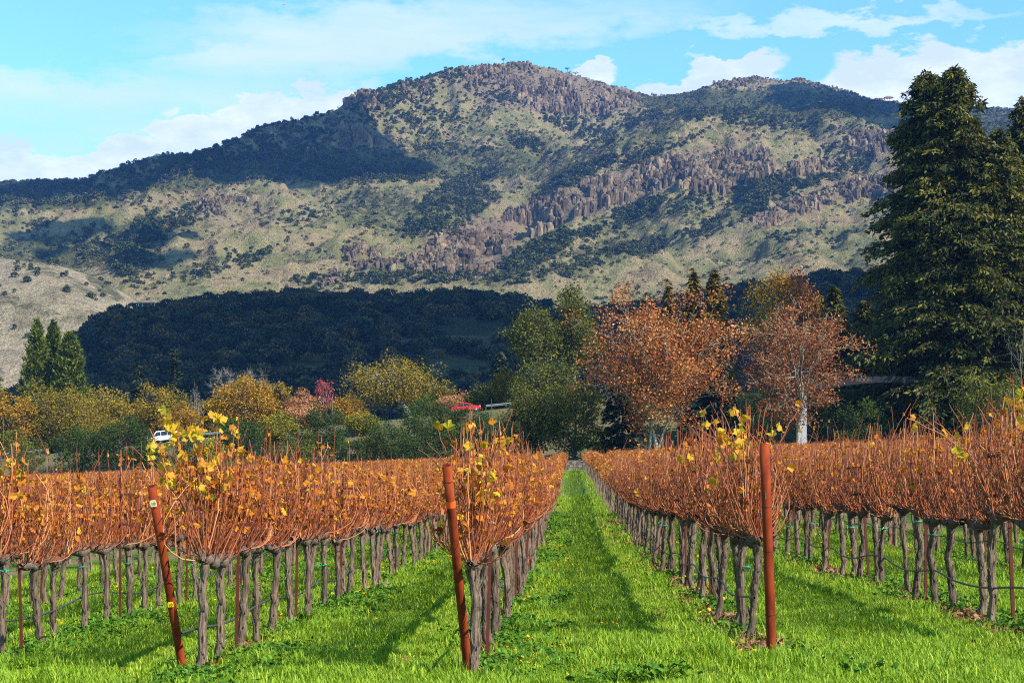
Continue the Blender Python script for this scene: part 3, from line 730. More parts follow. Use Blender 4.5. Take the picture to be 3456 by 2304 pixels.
def broadleaf(name, label, qx, qtop, qw, d, leaf, bark=M_BARK, cb=0.25, n_cl=110, per=60, size=0.3, seed=0, limbs=8, tr=None, lean=0.0, spread=None, lobes=0.35, cat='tree', group=None,
              trunks=1, base=None, deep=None, twigs=0, shell=0.5):
    rng = np.random.default_rng(seed + 100)
    b = place(qx if base is None else base, d)
    H = EYE + (HOR - qtop * Q) / F * d - b[2]; W = qw * Q / F * d * (1.18 if cat == 'bush' else 1.0)
    per = int(per * 0.88)
    root = thing(name, label, cat, b, None, group)
    cx = (qx * Q - 1728) / F * d - b[0]
    cen = np.array([cx, 0, H * (1 + cb) / 2]); rad = np.array([W / 2 * 1.12, W / 2 * 1.1 * (deep or 1.0), H * (1 - cb) / 2 * 1.07])
    dv = rng.normal(size=(n_cl, 3)); dv /= np.linalg.norm(dv, axis=1, keepdims=True)
    th = np.arctan2(dv[:, 1], dv[:, 0])
    lob = 1 + lobes * (perlin(th * 1.1 + seed * 3.7, dv[:, 2] * 1.8 + seed) + 0.5 * perlin(dv[:, 0] * 3.1 + seed, dv[:, 2] * 3.3 - seed)) - lobes * 0.35
    rr = shell + (1 - shell) * rng.uniform(0, 1, n_cl) ** 0.6
    cl = cen + dv * rad * (lob * rr)[:, None] * 0.93
    cl[:, 2] = np.maximum(cl[:, 2], H * cb * 0.6 + 0.2)
    spread = spread or max(0.35, W * 0.065)
    ac = Acc(); tr = tr or max(0.08, H * 0.020)
    lp = []; lr = []
    for k in range(trunks):
        off = np.array([rng.normal(0, 0.5), rng.normal(0, 0.3), 0]) if k else np.zeros(3)
        top = np.array([cx * 0.6 + rng.normal(0, W * 0.05) + (k - (trunks - 1) / 2) * W * 0.10, rng.normal(0, W * 0.04), H * (cb + 0.18)])
        tp = bezier(off + [0, 0, -0.2], off + [lean * H * 0.2, 0, top[2] * 0.5], top, 9)
        V, qd = tubes(tp, np.linspace(tr * (1.25 if k == 0 else 0.8), tr * 0.6, 9), 7); ac.add(V, qd, r=rng.uniform())
        for j in range(max(3, limbs // trunks)):
            a = rng.uniform(0, 2 * np.pi); el = rng.uniform(0.1, 1.3)
            tgt = cen + rad * 0.66 * np.array([math.cos(a) * math.cos(el), math.sin(a) * math.cos(el), math.sin(el) - 0.15])
            st = tp[rng.integers(5, 9)]
            mid = st * 0.45 + tgt * 0.55 + np.array([0, 0, -0.10 * H * rng.uniform(-0.3, 1)]) + rng.normal(0, W * 0.03, 3)
            pth = bezier(st, mid, tgt, 10); pth[1:-1] += rng.normal(0, W * 0.010, (8, 3))
            r0 = tr * 0.5; V, qd = tubes(pth, np.linspace(r0, r0 * 0.25, 10), 5); ac.add(V, qd, r=rng.uniform())
            lp.append(pth[2:]); lr.append(np.linspace(r0, r0 * 0.25, 10)[2:])
    LP = np.concatenate(lp); 
    D = ((cl[:, None] - LP[None]) ** 2).sum(-1) + 4 * np.maximum(0, LP[None, :, 2] - cl[:, None, 2]) ** 2
    near = LP[D.argmin(1)]
    t = np.linspace(0, 1, 4)[None, :, None]
    tw = near[:, None] * (1 - t) + cl[:, None] * t; tw[:, 1:-1] += rng.normal(0, W * 0.012, (n_cl, 2, 3)); tw[:, :, 2] -= 0.05 * W * np.sin(np.pi * t[..., 0]) * 0.4
    V, qd = tubes(tw, np.linspace(tr * 0.16, tr * 0.05, 4)[None].repeat(n_cl, 0), 3); ac.add(V, qd, r=0.6)
    if twigs:
        n = n_cl * twigs; st = np.repeat(cl, twigs, 0); dr = rng.normal(size=(n, 3)) + (st - cen) / rad * 1.2; dr[:, 2] += 0.5
        dr /= np.linalg.norm(dr, axis=1, keepdims=True); ln = W * 0.09 * rng.uniform(0.5, 1.4, (n, 1, 1))
        pth = st[:, None] + dr[:, None] * ln * np.linspace(0, 1, 4)[None, :, None]; pth[:, 1:] += rng.normal(0, W * 0.006, (n, 3, 3))
        V, qd = tubes(pth, np.linspace(tr * 0.08, tr * 0.04, 4)[None].repeat(n, 0), 3); ac.add(V, qd, r=0.6)
    obj('trunk', ac.build('trunk', bark, True), root)
    if per:
        obj('crown', crown_mesh('crown', cl, per, spread, size, leaf, rng), root)
    return root

def conifer(name, label, qx, qtop, qw, d, leaf, bark=M_REDB, cb=0.06, n_br=260, per=26, size=0.75, droop=0.25, rise=0.12, power=0.85, seed=0, tr=None, cat='tree', group=None, ragged=0.3, top_lean=0.0, sag=0.35, col=0.0, wild=0.0):
    rng = np.random.default_rng(seed + 500)
    b = place(qx, d); H = EYE + (HOR - qtop * Q) / F * d - b[2]; W = qw * Q / F * d
    root = thing(name, label, cat, b, None, group)
    tr = tr or H * 0.014
    ac = Acc()
    tp = np.stack([top_lean * H * np.linspace(0, 1, 12) ** 2 + rng.normal(0, 0.02 * W * 0.2, 12), np.zeros(12), np.linspace(-0.3, H * 0.985, 12)], 1); tp[0, 0] = 0
    V, qd = tubes(tp, np.linspace(tr * 1.3, 0.03, 12), 8); ac.add(V, qd, r=0.5)
    h = np.sort(rng.uniform(0, 1, n_br) ** 0.9) * (1 - cb) + cb
    L = W / 2 * ((1 - h) ** power * (1 - col) + col * np.minimum(1, (1 - h) * 5) ** 0.7) * (1 - ragged + ragged * 1.5 * rng.uniform(0, 1, n_br)) + 0.02 * W
    L *= 1 + 0.35 * ragged * perlin(h * 9 + seed, h * 0 + seed * 1.7)
    a = rng.uniform(0, 2 * np.pi, n_br)
    st = np.stack([np.interp(h * H, tp[:, 2], tp[:, 0]), np.zeros(n_br), h * H], 1)
    s = np.linspace(0, 1, 6)[None, :, None]
    out = np.stack([np.cos(a), np.sin(a), np.zeros(n_br)], 1)
    path = st[:, None] + out[:, None] * L[:, None, None] * s
    path[:, :, 2] += L[:, None] * (rise * s[..., 0] - droop * s[..., 0] ** 2)
    path[:, 1:] += rng.normal(0, 0.02, path[:, 1:].shape) * L[:, None, None]
    V, qd = tubes(path, np.linspace(tr * 0.16, 0.02, 6)[None].repeat(n_br, 0), 4); ac.add(V, qd, r=0.5)
    obj('trunk', ac.build('trunk', bark, True), root)
    cnt = np.maximum(4, (per * L / max(L.max(), 0.1) * 1.4).astype(int)); idx = np.repeat(np.arange(n_br), cnt)
    u = rng.uniform(0.12, 1.05, len(idx)); k = np.minimum((u * 5).astype(int), 4); f = u * 5 - k
    pos = path[idx, k] * (1 - f)[:, None] + path[idx, k + 1] * f[:, None]
    side = rng.normal(0, 1, len(idx)); perp = np.stack([-np.sin(a), np.cos(a), np.zeros(n_br)], 1)[idx]
    wl = np.minimum(L[idx] * 0.22, 1.6) * (1.05 - 0.7 * np.clip(u, 0, 1))
    pos = pos + perp * (side * wl)[:, None]; pos[:, 2] += rng.normal(-0.12, 0.16 + 0.5 * wild, len(idx)) * size - np.abs(side) * wl * sag * 0.5
    dirs = out[idx] * 0.8 + perp * side[:, None] * 0.7 + rng.normal(0, 0.3 + 0.45 * wild, (len(idx), 3)); dirs[:, 2] += rise - 2 * droop * u - sag * rng.uniform(0, 1, len(idx))
    V, qd = stamp(LEAFN[0], LEAFN[1], frame_to(dirs, rng, 0.6 + wild), size * rng.uniform(0.6, 1.3, len(idx)), pos)
    tone = rng.normal(0, 0.14, n_br)
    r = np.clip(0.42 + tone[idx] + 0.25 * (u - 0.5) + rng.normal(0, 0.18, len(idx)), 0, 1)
    obj('crown', Acc().add(V, qd, None, np.repeat(r, 4)).build('crown', leaf), root)
    return root

# ------------------------------------------------------------------ trees along the road and behind the vineyard
G1 = None
# far left
conifer('cypress_tree', 'tall green cypress, leftmost spire of the clump at the valley edge', 85, 735, 118, 300, L_CYP, droop=-0.35, rise=0.25, sag=-0.5, power=.75, n_br=420, per=60, size=0.62, seed=1, ragged=.28, wild=.5)
conifer('cypress_tree', 'tall green cypress, middle spire of the clump at the valley edge', 123, 739, 112, 305, L_CYP, droop=-0.35, rise=0.25, sag=-0.5, power=.75, n_br=420, per=60, size=0.62, seed=2, ragged=.28, wild=.5)
conifer('cypress_tree', 'shorter rounded green cypress on the right flank of the cypress clump', 160, 768, 120, 298, L_CYP, droop=-0.35, rise=0.25, sag=-0.5, power=.6, n_br=420, per=60, size=0.62, seed=3, ragged=.28, wild=.5)
broadleaf('olive_tree', 'dark olive tree cut by the left edge of the picture', -15, 845, 70, 290, L_OLIVE, n_cl=60, per=50, size=.4, seed=4)
broadleaf('autumn_tree', 'orange brown autumn tree below the cypress clump at the left edge', 8, 900, 100, 255, L_GOLD, n_cl=80, per=60, size=.32, seed=5, cb=.15)
broadleaf('autumn_tree', 'broad gold and olive autumn tree below the cypress clump', 130, 884, 190, 250, L_OAKY, n_cl=170, per=70, size=.3, seed=6, cb=.12, bark=M_GREY)
broadleaf('autumn_tree', 'gold and olive autumn tree just right of the cypress clump', 235, 888, 150, 258, L_OAKY, n_cl=130, per=65, size=.3, seed=7, cb=.15, bark=M_GREY)
broadleaf('autumn_tree', 'small tawny tree in front of the cypress clump', 50, 905, 70, 246, L_GOLD, n_cl=60, per=55, size=.28, seed=8, cb=.2)
broadleaf('autumn_tree', 'golden autumn tree above the white car', 368, 880, 130, 262, L_OAKY, n_cl=120, per=62, size=.3, seed=9, cb=.2, bark=M_GREY)
broadleaf('autumn_tree', 'rusty gold undergrowth tree left of the bare poplars', 420, 925, 110, 255, L_GOLD, n_cl=80, per=55, size=.28, seed=10, cb=.1)
broadleaf('green_bush', 'large dark green bush left of the white car', 285, 945, 125, 214, L_BUSH, n_cl=150, per=70, size=.22, seed=11, cb=.02, cat='bush')
broadleaf('green_bush', 'mid green bush at the left end of the dark bush', 185, 975, 110, 216, L_BUSH, n_cl=120, per=60, size=.22, seed=12, cb=.02, cat='bush')
broadleaf('green_bush', 'low green bush at the left edge above the guardrail', 15, 985, 90, 240, L_OLIVE, n_cl=70, per=55, size=.25, seed=13, cb=.02, cat='bush')
conifer('pine_tree', 'dark pine standing alone against the shaded hill', 402, 802, 62, 330, L_DARK, M_BARK, n_br=90, per=30, size=1.1, droop=.05, rise=.2, seed=14, ragged=.6, cb=.1, sag=.0)
conifer('dark_conifer', 'broad dark conifer left of the lone pine', 318, 838, 80, 340, L_DARK, M_BARK, n_br=160, per=26, size=1.0, seed=15, ragged=.5)
conifer('dark_conifer', 'small dark conifer just right of the lone pine', 447, 868, 30, 335, L_DARK, M_BARK, n_br=80, per=20, size=.8, seed=16, ragged=.5)
broadleaf('bare_poplar', 'bare grey poplar with upright twigs beside the orange tree', 448, 880, 40, 268, L_GOLD, M_GREY, cb=.25, n_cl=90, per=0, seed=17, tr=.14, limbs=14, twigs=10, deep=1)
broadleaf('bare_tree', 'leafless grey tree rising behind the orange gold tree', 560, 848, 170, 285, L_GOLD, M_GREY, cb=.45, n_cl=90, per=0, seed=18, tr=.26, limbs=14, twigs=14)
broadleaf('autumn_tree', 'round orange gold autumn tree in front of the bare grey tree', 565, 862, 165, 258, L_GOLD, n_cl=180, per=75, size=.3, seed=19, cb=.12)
broadleaf('autumn_tree', 'yellow gold autumn tree on the right shoulder of the orange tree', 640, 872, 90, 262, L_OAKY, n_cl=80, per=60, size=.3, seed=20, cb=.15)
broadleaf('autumn_tree', 'salmon coloured autumn tree left of the red tipped tree', 700, 893, 100, 262, L_SALM, n_cl=90, per=60, size=.28, seed=21, cb=.1, bark=M_GREY)
broadleaf('red_tree', 'slim red tipped tree with bare upright twigs', 745, 862, 48, 268, L_RED, M_GREY, cb=.2, n_cl=60, per=22, size=.24, seed=22, tr=.14, limbs=10, twigs=10)
broadleaf('yellow_bush', 'bright yellow green bush below the orange gold tree', 638, 945, 88, 222, L_YELL, n_cl=100, per=60, size=.22, seed=23, cb=.02, cat='bush')
broadleaf('green_bush', 'green bush between the white car and the yellow bush', 550, 952, 100, 218, L_BUSH, n_cl=110, per=60, size=.22, seed=24, cb=.02, cat='bush')
broadleaf('green_bush', 'dark green tapering bush left of the big gold oak', 738, 922, 112, 214, L_BUSH, n_cl=130, per=65, size=.22, seed=25, cb=.02, cat='bush', shell=.35)
broadleaf('gold_oak', 'large spreading gold oak with pale forking limbs', 895, 826, 235, 240, L_OAKY, M_PALE, cb=.24, n_cl=200, per=50, size=.3, seed=26, spread=.85, limbs=13, tr=.34, lean=.15, base=940)
broadleaf('yellow_bush', 'yellow bush at the foot of the big gold oak', 832, 950, 80, 224, L_YELL, n_cl=90, per=55, size=.22, seed=27, cb=.02, cat='bush')
broadleaf('autumn_tree', 'pale brown autumn tree behind the green bushes near the red car', 1045, 905, 120, 262, L_SALM, n_cl=80, per=50, size=.28, seed=28, cb=.1, bark=M_GREY)
broadleaf('green_bush', 'tall green bush in front of the big gold oak', 990, 898, 130, 215, L_BUSH, n_cl=150, per=66, size=.22, seed=29, cb=.02, cat='bush', shell=.4)
broadleaf('green_bush', 'rounded green bush under the big gold oak', 895, 955, 110, 212, L_BUSH, n_cl=110, per=60, size=.22, seed=30, cb=.02, cat='bush')
broadleaf('green_bush', 'green bush in front of the red car', 1075, 930, 130, 216, L_BUSH, n_cl=130, per=62, size=.22, seed=31, cb=.02, cat='bush')
broadleaf('green_bush', 'dark spreading bush below the guardrail beside the far gap between rows', 1140, 985, 110, 206, L_BUSH, n_cl=110, per=60, size=.22, seed=32, cb=.02, cat='bush')
conifer('dark_conifer', 'dark conifer behind the right side of the big gold oak', 965, 815, 105, 330, L_DARK, M_BARK, n_br=160, per=26, size=1.0, seed=33, ragged=.5)
conifer('dark_conifer', 'dark shaded conifer left of the tall olive poplar', 1150, 806, 95, 320, L_DARK, M_BARK, n_br=160, per=26, size=1.0, seed=34, ragged=.4)
# right of the gap
broadleaf('beige_tree', 'pale tan tree at the left end of the dark evergreen mass', 1172, 848, 90, 246, L_OAKY, n_cl=80, per=52, size=.28, seed=35, cb=.15, bark=M_GREY)
broadleaf('tall_poplar', 'tall loose olive poplar, left and lower of the two', 1226, 690, 125, 236, L_OLIVE, M_GREY, cb=.22, n_cl=130, per=56, size=.34, seed=36, spread=.75, shell=.3, tr=.24)
broadleaf('tall_poplar', 'tall loose olive poplar, right and higher of the two', 1316, 642, 118, 240, L_OLIVE, M_GREY, cb=.2, n_cl=150, per=58, size=.34, seed=37, spread=.8, shell=.3, tr=.26)
broadleaf('olive_tree', 'broad olive green tree left of the large russet sycamore', 1262, 812, 170, 218, L_OLIVE, cb=.05, n_cl=190, per=66, size=.26, seed=38, shell=.4)
broadleaf('olive_tree', 'dark olive tree reaching down to the vines beside the far gap between rows', 1215, 872, 130, 205, L_OLIVE, cb=.03, n_cl=170, per=66, size=.25, seed=39, shell=.35)
broadleaf('olive_tree', 'deep green tree under the left side of the large sycamore', 1318, 850, 150, 203, L_OLIVE, cb=.03, n_cl=180, per=66, size=.25, seed=40, shell=.35)
conifer('evergreen_tree', 'dark feathery evergreen behind the trunk of the large sycamore', 1430, 850, 140, 206, L_DARK, n_br=190, per=26, size=.7, seed=41, ragged=.4, power=.5)
conifer('evergreen_tree', 'dark evergreen between the two russet sycamores', 1640, 800, 170, 212, L_DARK, n_br=220, per=26, size=.8, seed=42, ragged=.4, power=.5)
broadleaf('sycamore', 'large russet sycamore with pale forking trunk behind the vine rows', 1510, 648, 385, 192, L_SYC, M_PALE, cb=.14, n_cl=330, per=92, size=.28, seed=43, limbs=18, tr=.22, trunks=3, lobes=.55, base=1512, shell=.3, spread=.85)
broadleaf('sycamore', 'dark russet sycamore with thin foliage in front of the white gate pillar', 1828, 668, 285, 190, L_SYC2, M_PALE, cb=.16, n_cl=230, per=62, size=.27, seed=44, limbs=16, tr=.24, lobes=.5, base=1832, shell=.3, twigs=4, spread=.75)
conifer('bronze_conifer', 'slim bronze conifer, left of the pair behind the sycamores', 1592, 615, 70, 232, L_CONB, n_br=230, per=24, size=.8, seed=45, ragged=.35, power=.7)
conifer('bronze_conifer', 'wider bronze conifer, right of the pair behind the sycamores', 1642, 620, 95, 230, L_CONB, n_br=260, per=26, size=.8, seed=46, ragged=.35, power=.7)
conifer('bronze_conifer', 'tip of a bronze conifer showing behind the large sycamore', 1535, 640, 60, 240, L_CONB, n_br=180, per=20, size=.75, seed=47, ragged=.35, power=.8)
broadleaf('brown_oak', 'tall brown and olive oak rising behind the dark russet sycamore', 1795, 612, 215, 226, L_GOLD, M_BARK, cb=.3, n_cl=150, per=52, size=.34, seed=48, lobes=.5, shell=.4, spread=.9)
broadleaf('brown_oak', 'red brown oak top beside the tall brown oak', 1835, 618, 80, 222, L_SYC2, M_BARK, cb=.55, n_cl=50, per=44, size=.34, seed=49, spread=.7)
conifer('olive_conifer', 'olive conifer to the right of the dark russet sycamore', 1915, 655, 120, 224, L_REDW, n_br=300, per=26, size=.85, seed=50, ragged=.4, power=.6)
conifer('olive_conifer', 'olive conifer between the sycamores and the great redwoods', 1985, 690, 120, 220, L_REDW, n_br=300, per=26, size=.85, seed=51, ragged=.4, power=.55)
conifer('pine_snag', 'thin pine with a bare cross shaped top left of the great redwoods', 2028, 610, 60, 238, L_OLIVE, M_GREY, n_br=110, per=26, size=.7, seed=52, ragged=.6, cb=.2, tr=.12)
broadleaf('green_bush', 'green bush below the arched gate sign', 1985, 915, 110, 200, L_BUSH, n_cl=130, per=64, size=.22, seed=53, cb=.02, cat='bush')
broadleaf('green_bush', 'dark bush behind the white gate pillar', 1890, 860, 120, 206, L_BUSH, n_cl=140, per=64, size=.24, seed=54, cb=.02, cat='bush')
broadleaf('green_bush', 'shaded bush between the sycamore trunks', 1745, 880, 120, 208, L_BUSH, n_cl=140, per=64, size=.24, seed=55, cb=.02, cat='bush')
# the great redwoods at the right
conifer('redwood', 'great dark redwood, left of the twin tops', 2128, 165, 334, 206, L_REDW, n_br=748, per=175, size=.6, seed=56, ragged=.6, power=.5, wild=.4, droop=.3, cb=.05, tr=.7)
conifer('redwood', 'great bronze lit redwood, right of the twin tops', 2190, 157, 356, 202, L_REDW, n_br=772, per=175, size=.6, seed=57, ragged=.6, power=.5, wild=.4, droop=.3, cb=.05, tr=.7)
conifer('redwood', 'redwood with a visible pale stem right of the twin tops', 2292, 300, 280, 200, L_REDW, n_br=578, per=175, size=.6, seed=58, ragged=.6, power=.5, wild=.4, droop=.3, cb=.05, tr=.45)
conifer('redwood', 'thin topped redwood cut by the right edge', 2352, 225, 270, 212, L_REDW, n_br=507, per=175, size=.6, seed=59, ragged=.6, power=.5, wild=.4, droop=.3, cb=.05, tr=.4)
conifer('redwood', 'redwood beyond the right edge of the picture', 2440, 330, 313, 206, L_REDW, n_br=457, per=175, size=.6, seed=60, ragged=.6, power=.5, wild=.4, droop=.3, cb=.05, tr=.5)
broadleaf('bare_tree', 'pale leafless tree in front of the redwoods at the right edge', 2350, 640, 150, 168, L_GOLD, M_GREY, cb=.35, n_cl=40, per=0, seed=61, tr=.04, limbs=7, twigs=5)
broadleaf('olive_tree', 'olive green tree at the foot of the redwoods by the right edge', 2270, 850, 180, 178, L_OLIVE, cb=.05, n_cl=120, per=56, size=.26, seed=62, shell=.4)


# low hedge of shrubs along the bank
for k_, (qx_, qt_, w_, d_, lf_, lab_) in enumerate([
        (60, 1000, 90, 212, L_OLIVE, 'low olive shrub at the left edge just above the vines'), (440, 985, 90, 211, L_BUSH, 'low dark shrub right of the white car just above the vines'),
        (490, 1000, 70, 209, L_YELL, 'low yellow shrub just above the vines below the orange tree'), (620, 1005, 90, 208, L_BUSH, 'low green shrub below the yellow green bush'),
        (690, 985, 70, 210, L_OLIVE, 'small olive shrub between the yellow bush and the tapering bush'), (805, 1000, 80, 209, L_BUSH, 'low green shrub right of the tapering bush'),
        (860, 985, 70, 214, L_OAKY, 'low gold shrub under the big gold oak'), (950, 985, 110, 208, L_BUSH, 'wide dark shrub below the tall green bush'),
        (1030, 985, 100, 209, L_BUSH, 'wide green shrub below the red car'), (1110, 960, 80, 213, L_BUSH, 'green shrub under the guardrail right of the red car'),
        (1185, 1000, 70, 203, L_OLIVE, 'low olive shrub at the left side of the far alley end'), (352, 990, 80, 209, L_BUSH, 'low dark shrub below the white car')]):
    broadleaf('low_shrub', lab_, qx_, qt_, w_, d_, lf_, n_cl=70, per=60, size=.2, seed=200 + k_, cb=.02, cat='bush', shell=.3)
for k_, (qx_, qt_, w_, d_, lf_, lab_) in enumerate([
        (480, 900, 90, 275, L_OAKY, 'tawny tree behind the bare grey poplar'), (330, 920, 110, 270, L_GOLD, 'orange tree behind the large dark bush'), (800, 905, 90, 268, L_GOLD, 'orange tree left of the big gold oak'),
        (1010, 880, 90, 275, L_OAKY, 'olive gold tree behind the right limbs of the big gold oak'), (1100, 930, 80, 262, L_OAKY, 'small gold tree behind the red car'), (200, 930, 120, 246, L_OAKY, 'gold tree behind the mid green bush at the left'),
        (1125, 885, 120, 252, L_OLIVE, 'olive tree behind the guardrail right of the red car'), (1060, 920, 100, 270, L_OLIVE, 'dull olive tree behind the red car'),
        (690, 925, 100, 258, L_SALM, 'rose tan tree below the salmon tree')]):
    broadleaf('autumn_tree', lab_, qx_, qt_, w_, d_, lf_, n_cl=90, per=58, size=.29, seed=300 + k_, cb=.06, bark=M_GREY)

# ------------------------------------------------------------------ woodland on the foothill and scrub on the mountain
def blob(n, rx, rz, size, mat, seed, name='foliage_clump', up=0.3):
    rng = np.random.default_rng(seed); d = rng.normal(size=(n, 3)); d /= np.linalg.norm(d, axis=1, keepdims=True)
    d[:, 2] = np.where(d[:, 2] < -0.4, -d[:, 2], d[:, 2])
    r = rng.uniform(0.6, 1.0, n) * (1 + 0.28 * perlin(d[:, 0] * 2 + seed, d[:, 1] * 2 + d[:, 2] * 1.3))
    pos = d * r[:, None] * np.array([rx, rx, rz]) + np.array([0, 0, rz * 0.8])
    V, qd = stamp(LEAFQ[0], LEAFQ[1], rotmats(n, rng, up), size * rng.uniform(0.7, 1.4, n), pos)
    return Acc().add(V, qd, None, np.repeat(np.clip(rng.normal(0.45, 0.2, n), 0, 1), 4)).build(name, mat)
rg = np.random.default_rng(21)
shrubs = [blob(110, 3.2, 2.6, 1.5, L_HILL, s) for s in (1, 2, 3)] + [blob(90, 2.6, 3.4, 1.4, L_HILL, s) for s in (4, 5)]
dens = 0.018 + soft(M_QX, M_QY, WOODS) * (0.55 + 0.6 * np.clip(fbm(M_PT[:, 0] / 60, M_PT[:, 1] / 60, 2), -0.6, 1)) + 0.09 * soft(M_QX, M_QY, CHAP)
dens = np.clip(dens + 0.06 * fbm(M_PT[:, 0] / 110, M_PT[:, 1] / 110, 2), 0.004, 1.2)
w = dens * M_AREA; N = 10500
pick = rg.choice(len(M_PT), N, p=w / w.sum())
p = M_PT[pick] + np.c_[rg.uniform(-3, 3, (N, 2)), np.full(N, -0.8)]
sc = rg.uniform(0.4, 1.0, N) + 0.95 * np.clip(dens[pick], 0, 1) * rg.uniform(0.2, 1, N)
ix = rg.integers(0, 5, N)
order = np.argsort(-sc / p[:, 1]); top = order[:300]; rest = order[300:]
# tan hill scrub joins the same kinds
rot = np.stack([np.zeros(N), np.zeros(N), rg.uniform(0, 6.28, N)], 1)
REG = [(850, 250, 'on the rocky slope left of the summit'), (1230, 240, 'below the summit cliffs'), (450, 370, 'on the shaded left ridge'), (80, 450, 'on the low far left ridge'), (1050, 470, 'in the hollow left of the gorge'),
       (1400, 320, 'in the upper gully right of the summit'), (1420, 510, 'along the foot of the long cliff band'), (1800, 430, 'between the two right hand cliff bands'), (1800, 270, 'on the slope under the right hand hump'), (1650, 590, 'on the green lower slope at the right'),
       (1080, 640, 'at the foot of the mountain under the gorge'), (320, 560, 'in the left hand ravine'), (620, 570, 'on the tan lower slope at the left'), (700, 430, 'on the brown shelf under the left ridge')]
for k in top:
    a_, b_ = proj(p[k]); a_ /= Q; b_ /= Q
    where = min(REG, key=lambda g: ((g[0] - a_) / 2) ** 2 + (g[1] - b_) ** 2)[2]
    obj('hillside_oak', shrubs[ix[k]], None, p[k], rot[k], float(sc[k]), label='large dark round oak ' + where, category='tree', group='oaks ' + where)
tin = np.where((tqy.ravel() < 800) & (tqx.ravel() > -60) & (tqx.ravel() < 420))[0]; tp = TV.reshape(-1, 3)[rg.choice(tin, 150)]
tp = tp[fbm(tp[:, 0] / 70, tp[:, 1] / 70, 2) > -0.1]
scrub_p = np.concatenate([p[rest], tp]); nt = len(tp)
scrub_r = np.concatenate([rot[rest], np.c_[np.zeros((nt, 2)), rg.uniform(0, 6.28, nt)]]); scrub_s = np.concatenate([sc[rest], rg.uniform(0.4, 1.1, nt)]); scrub_i = np.concatenate([ix[rest], rg.integers(0, 5, nt)])
scatter('mountain_scrub', scrub_p, scrub_r, scrub_s, scrub_i, shrubs, label='dark oak scrub and chaparral thick over the mountainside')

L_CHAP = leaf_mat('leaf_chaparral', [(0, (.06, .06, .026)), (.5, (.13, .122, .055)), (1, (.24, .20, .10))], 0.15, 0.8)
chaps = [blob(46, 1.9, 1.2, .95, L_CHAP, s_) for s_ in (31, 32, 33)]
dn = 0.10 + 0.55 * soft(M_QX, M_QY, CHAP) + 0.25 * soft(M_QX, M_QY, ROCKY) + 0.25 * soft(M_QX, M_QY, WOODS); dn = dn * np.clip(1 + 1.3 * fbm(M_PT[:, 0] / 45, M_PT[:, 1] / 60, 3), 0.02, 3)
w = dn * M_AREA; N = 15000; pick = rg.choice(len(M_PT), N, p=w / w.sum()); p = M_PT[pick] + np.c_[rg.uniform(-3, 3, (N, 2)), np.full(N, -0.4)]
scatter('chaparral', p, np.c_[np.zeros((N, 2)), rg.uniform(0, 6.28, N)], rg.uniform(0.5, 1.5, N), rg.integers(0, 3, N), chaps, label='low olive grey brush speckling the mountain slopes')

oaks = [blob(240, 4.6, 3.6, 1.25, L_WOOD, s) for s in (11, 12, 13, 14)]
N = 5200
u = rg.uniform(-0.34, 0.36, N); y = rg.uniform(560, 1040, N); x = u * y; z = foot_z(x, y)
qx, qy = proj(np.stack([x, y, z], -1)); qx /= Q; qy /= Q
clear = soft(qx, qy, [(1080, 770, 90, 30, 0, 1), (700, 850, 60, 16, 0, 1), (950, 790, 60, 14, 10, .8), (1010, 860, 90, 20, 0, 1), (640, 905, 60, 12, 0, .9), (480, 880, 120, 7, 0, .8), (337, 716, 30, 14, 0, 1)]) > 0.5
keep = (~clear) & (fbm(x / 60, y / 60, 2) > -0.62) & (z > 9)
x, y, z = x[keep], y[keep], z[keep]; n = len(x)
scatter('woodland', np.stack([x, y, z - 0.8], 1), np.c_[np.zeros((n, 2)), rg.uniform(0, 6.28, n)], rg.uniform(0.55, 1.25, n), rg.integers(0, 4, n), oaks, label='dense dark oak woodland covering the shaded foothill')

# ------------------------------------------------------------------ vineyard
M_CANE = leaf_mat('cane', [(0, (.05, .010, .005)), (.45, (.23, .048, .014)), (.85, (.46, .135, .042)), (1, (.62, .28, .11))], 0.0, 0.1, 0.4)
M_DRY = leaf_mat('leaf_vine_dry', [(0, (.20, .045, .010)), (.4, (.48, .145, .018)), (.75, (.66, .27, .025)), (1, (.74, .43, .035))], 0.35, 0.1)
M_GOLDL = leaf_mat('leaf_vine_gold', [(0, (.46, .16, .035)), (.4, (.60, .29, .03)), (.8, (.62, .39, .03)), (1, (.46, .37, .035))], 0.4, 0.5)
M_TRUNK = rough_mat('vine_bark', (.016, .010, .007), (.30, .21, .15), 46, 0.95, 0.03, (1, 1, .10), 6, use_rnd=0.3)
M_CORD = rough_mat('vine_cordon', (.035, .024, .02), (.20, .15, .115), 40, 0.95, 0.02, (1, 1, 1), 5, use_rnd=0.3)
M_RUST = rough_mat('rusted_steel', (.085, .009, .004), (.33, .055, .014), 9, 0.75, 0.004, (1, 1, .35), 6, spec=0.12)
M_STAKE = rough_mat('rusted_stake', (.05, .010, .008), (.14, .026, .014), 9, 0.7, 0.003, (1, 1, .4), 5)
M_HOSE = rough_mat('drip_hose', (.025, .026, .028), (.07, .072, .075), 30, 0.45, 0.001)
M_WIRE = rough_mat('trellis_wire', (.10, .07, .06), (.22, .19, .18), 50, 0.5, 0.0, metal=0.6)
M_TIE = rough_mat('green_tie', (.0, .22, .12), (.02, .38, .24), 30, 0.5, 0.0)
M_TAPE = rough_mat('orange_tape', (.85, .08, .015), (.95, .13, .03), 20, 0.4, 0.001)
M_RIB = rough_mat('red_ribbon', (.80, .07, .03), (.9, .16, .08), 20, 0.5, 0.0)
M_TAG = rough_mat('cream_tag', (.78, .62, .30), (.86, .74, .44), 20, 0.5, 0.0)
M_TAGY = rough_mat('yellow_tag', (.85, .62, .01), (.90, .70, .02), 20, 0.5, 0.0)
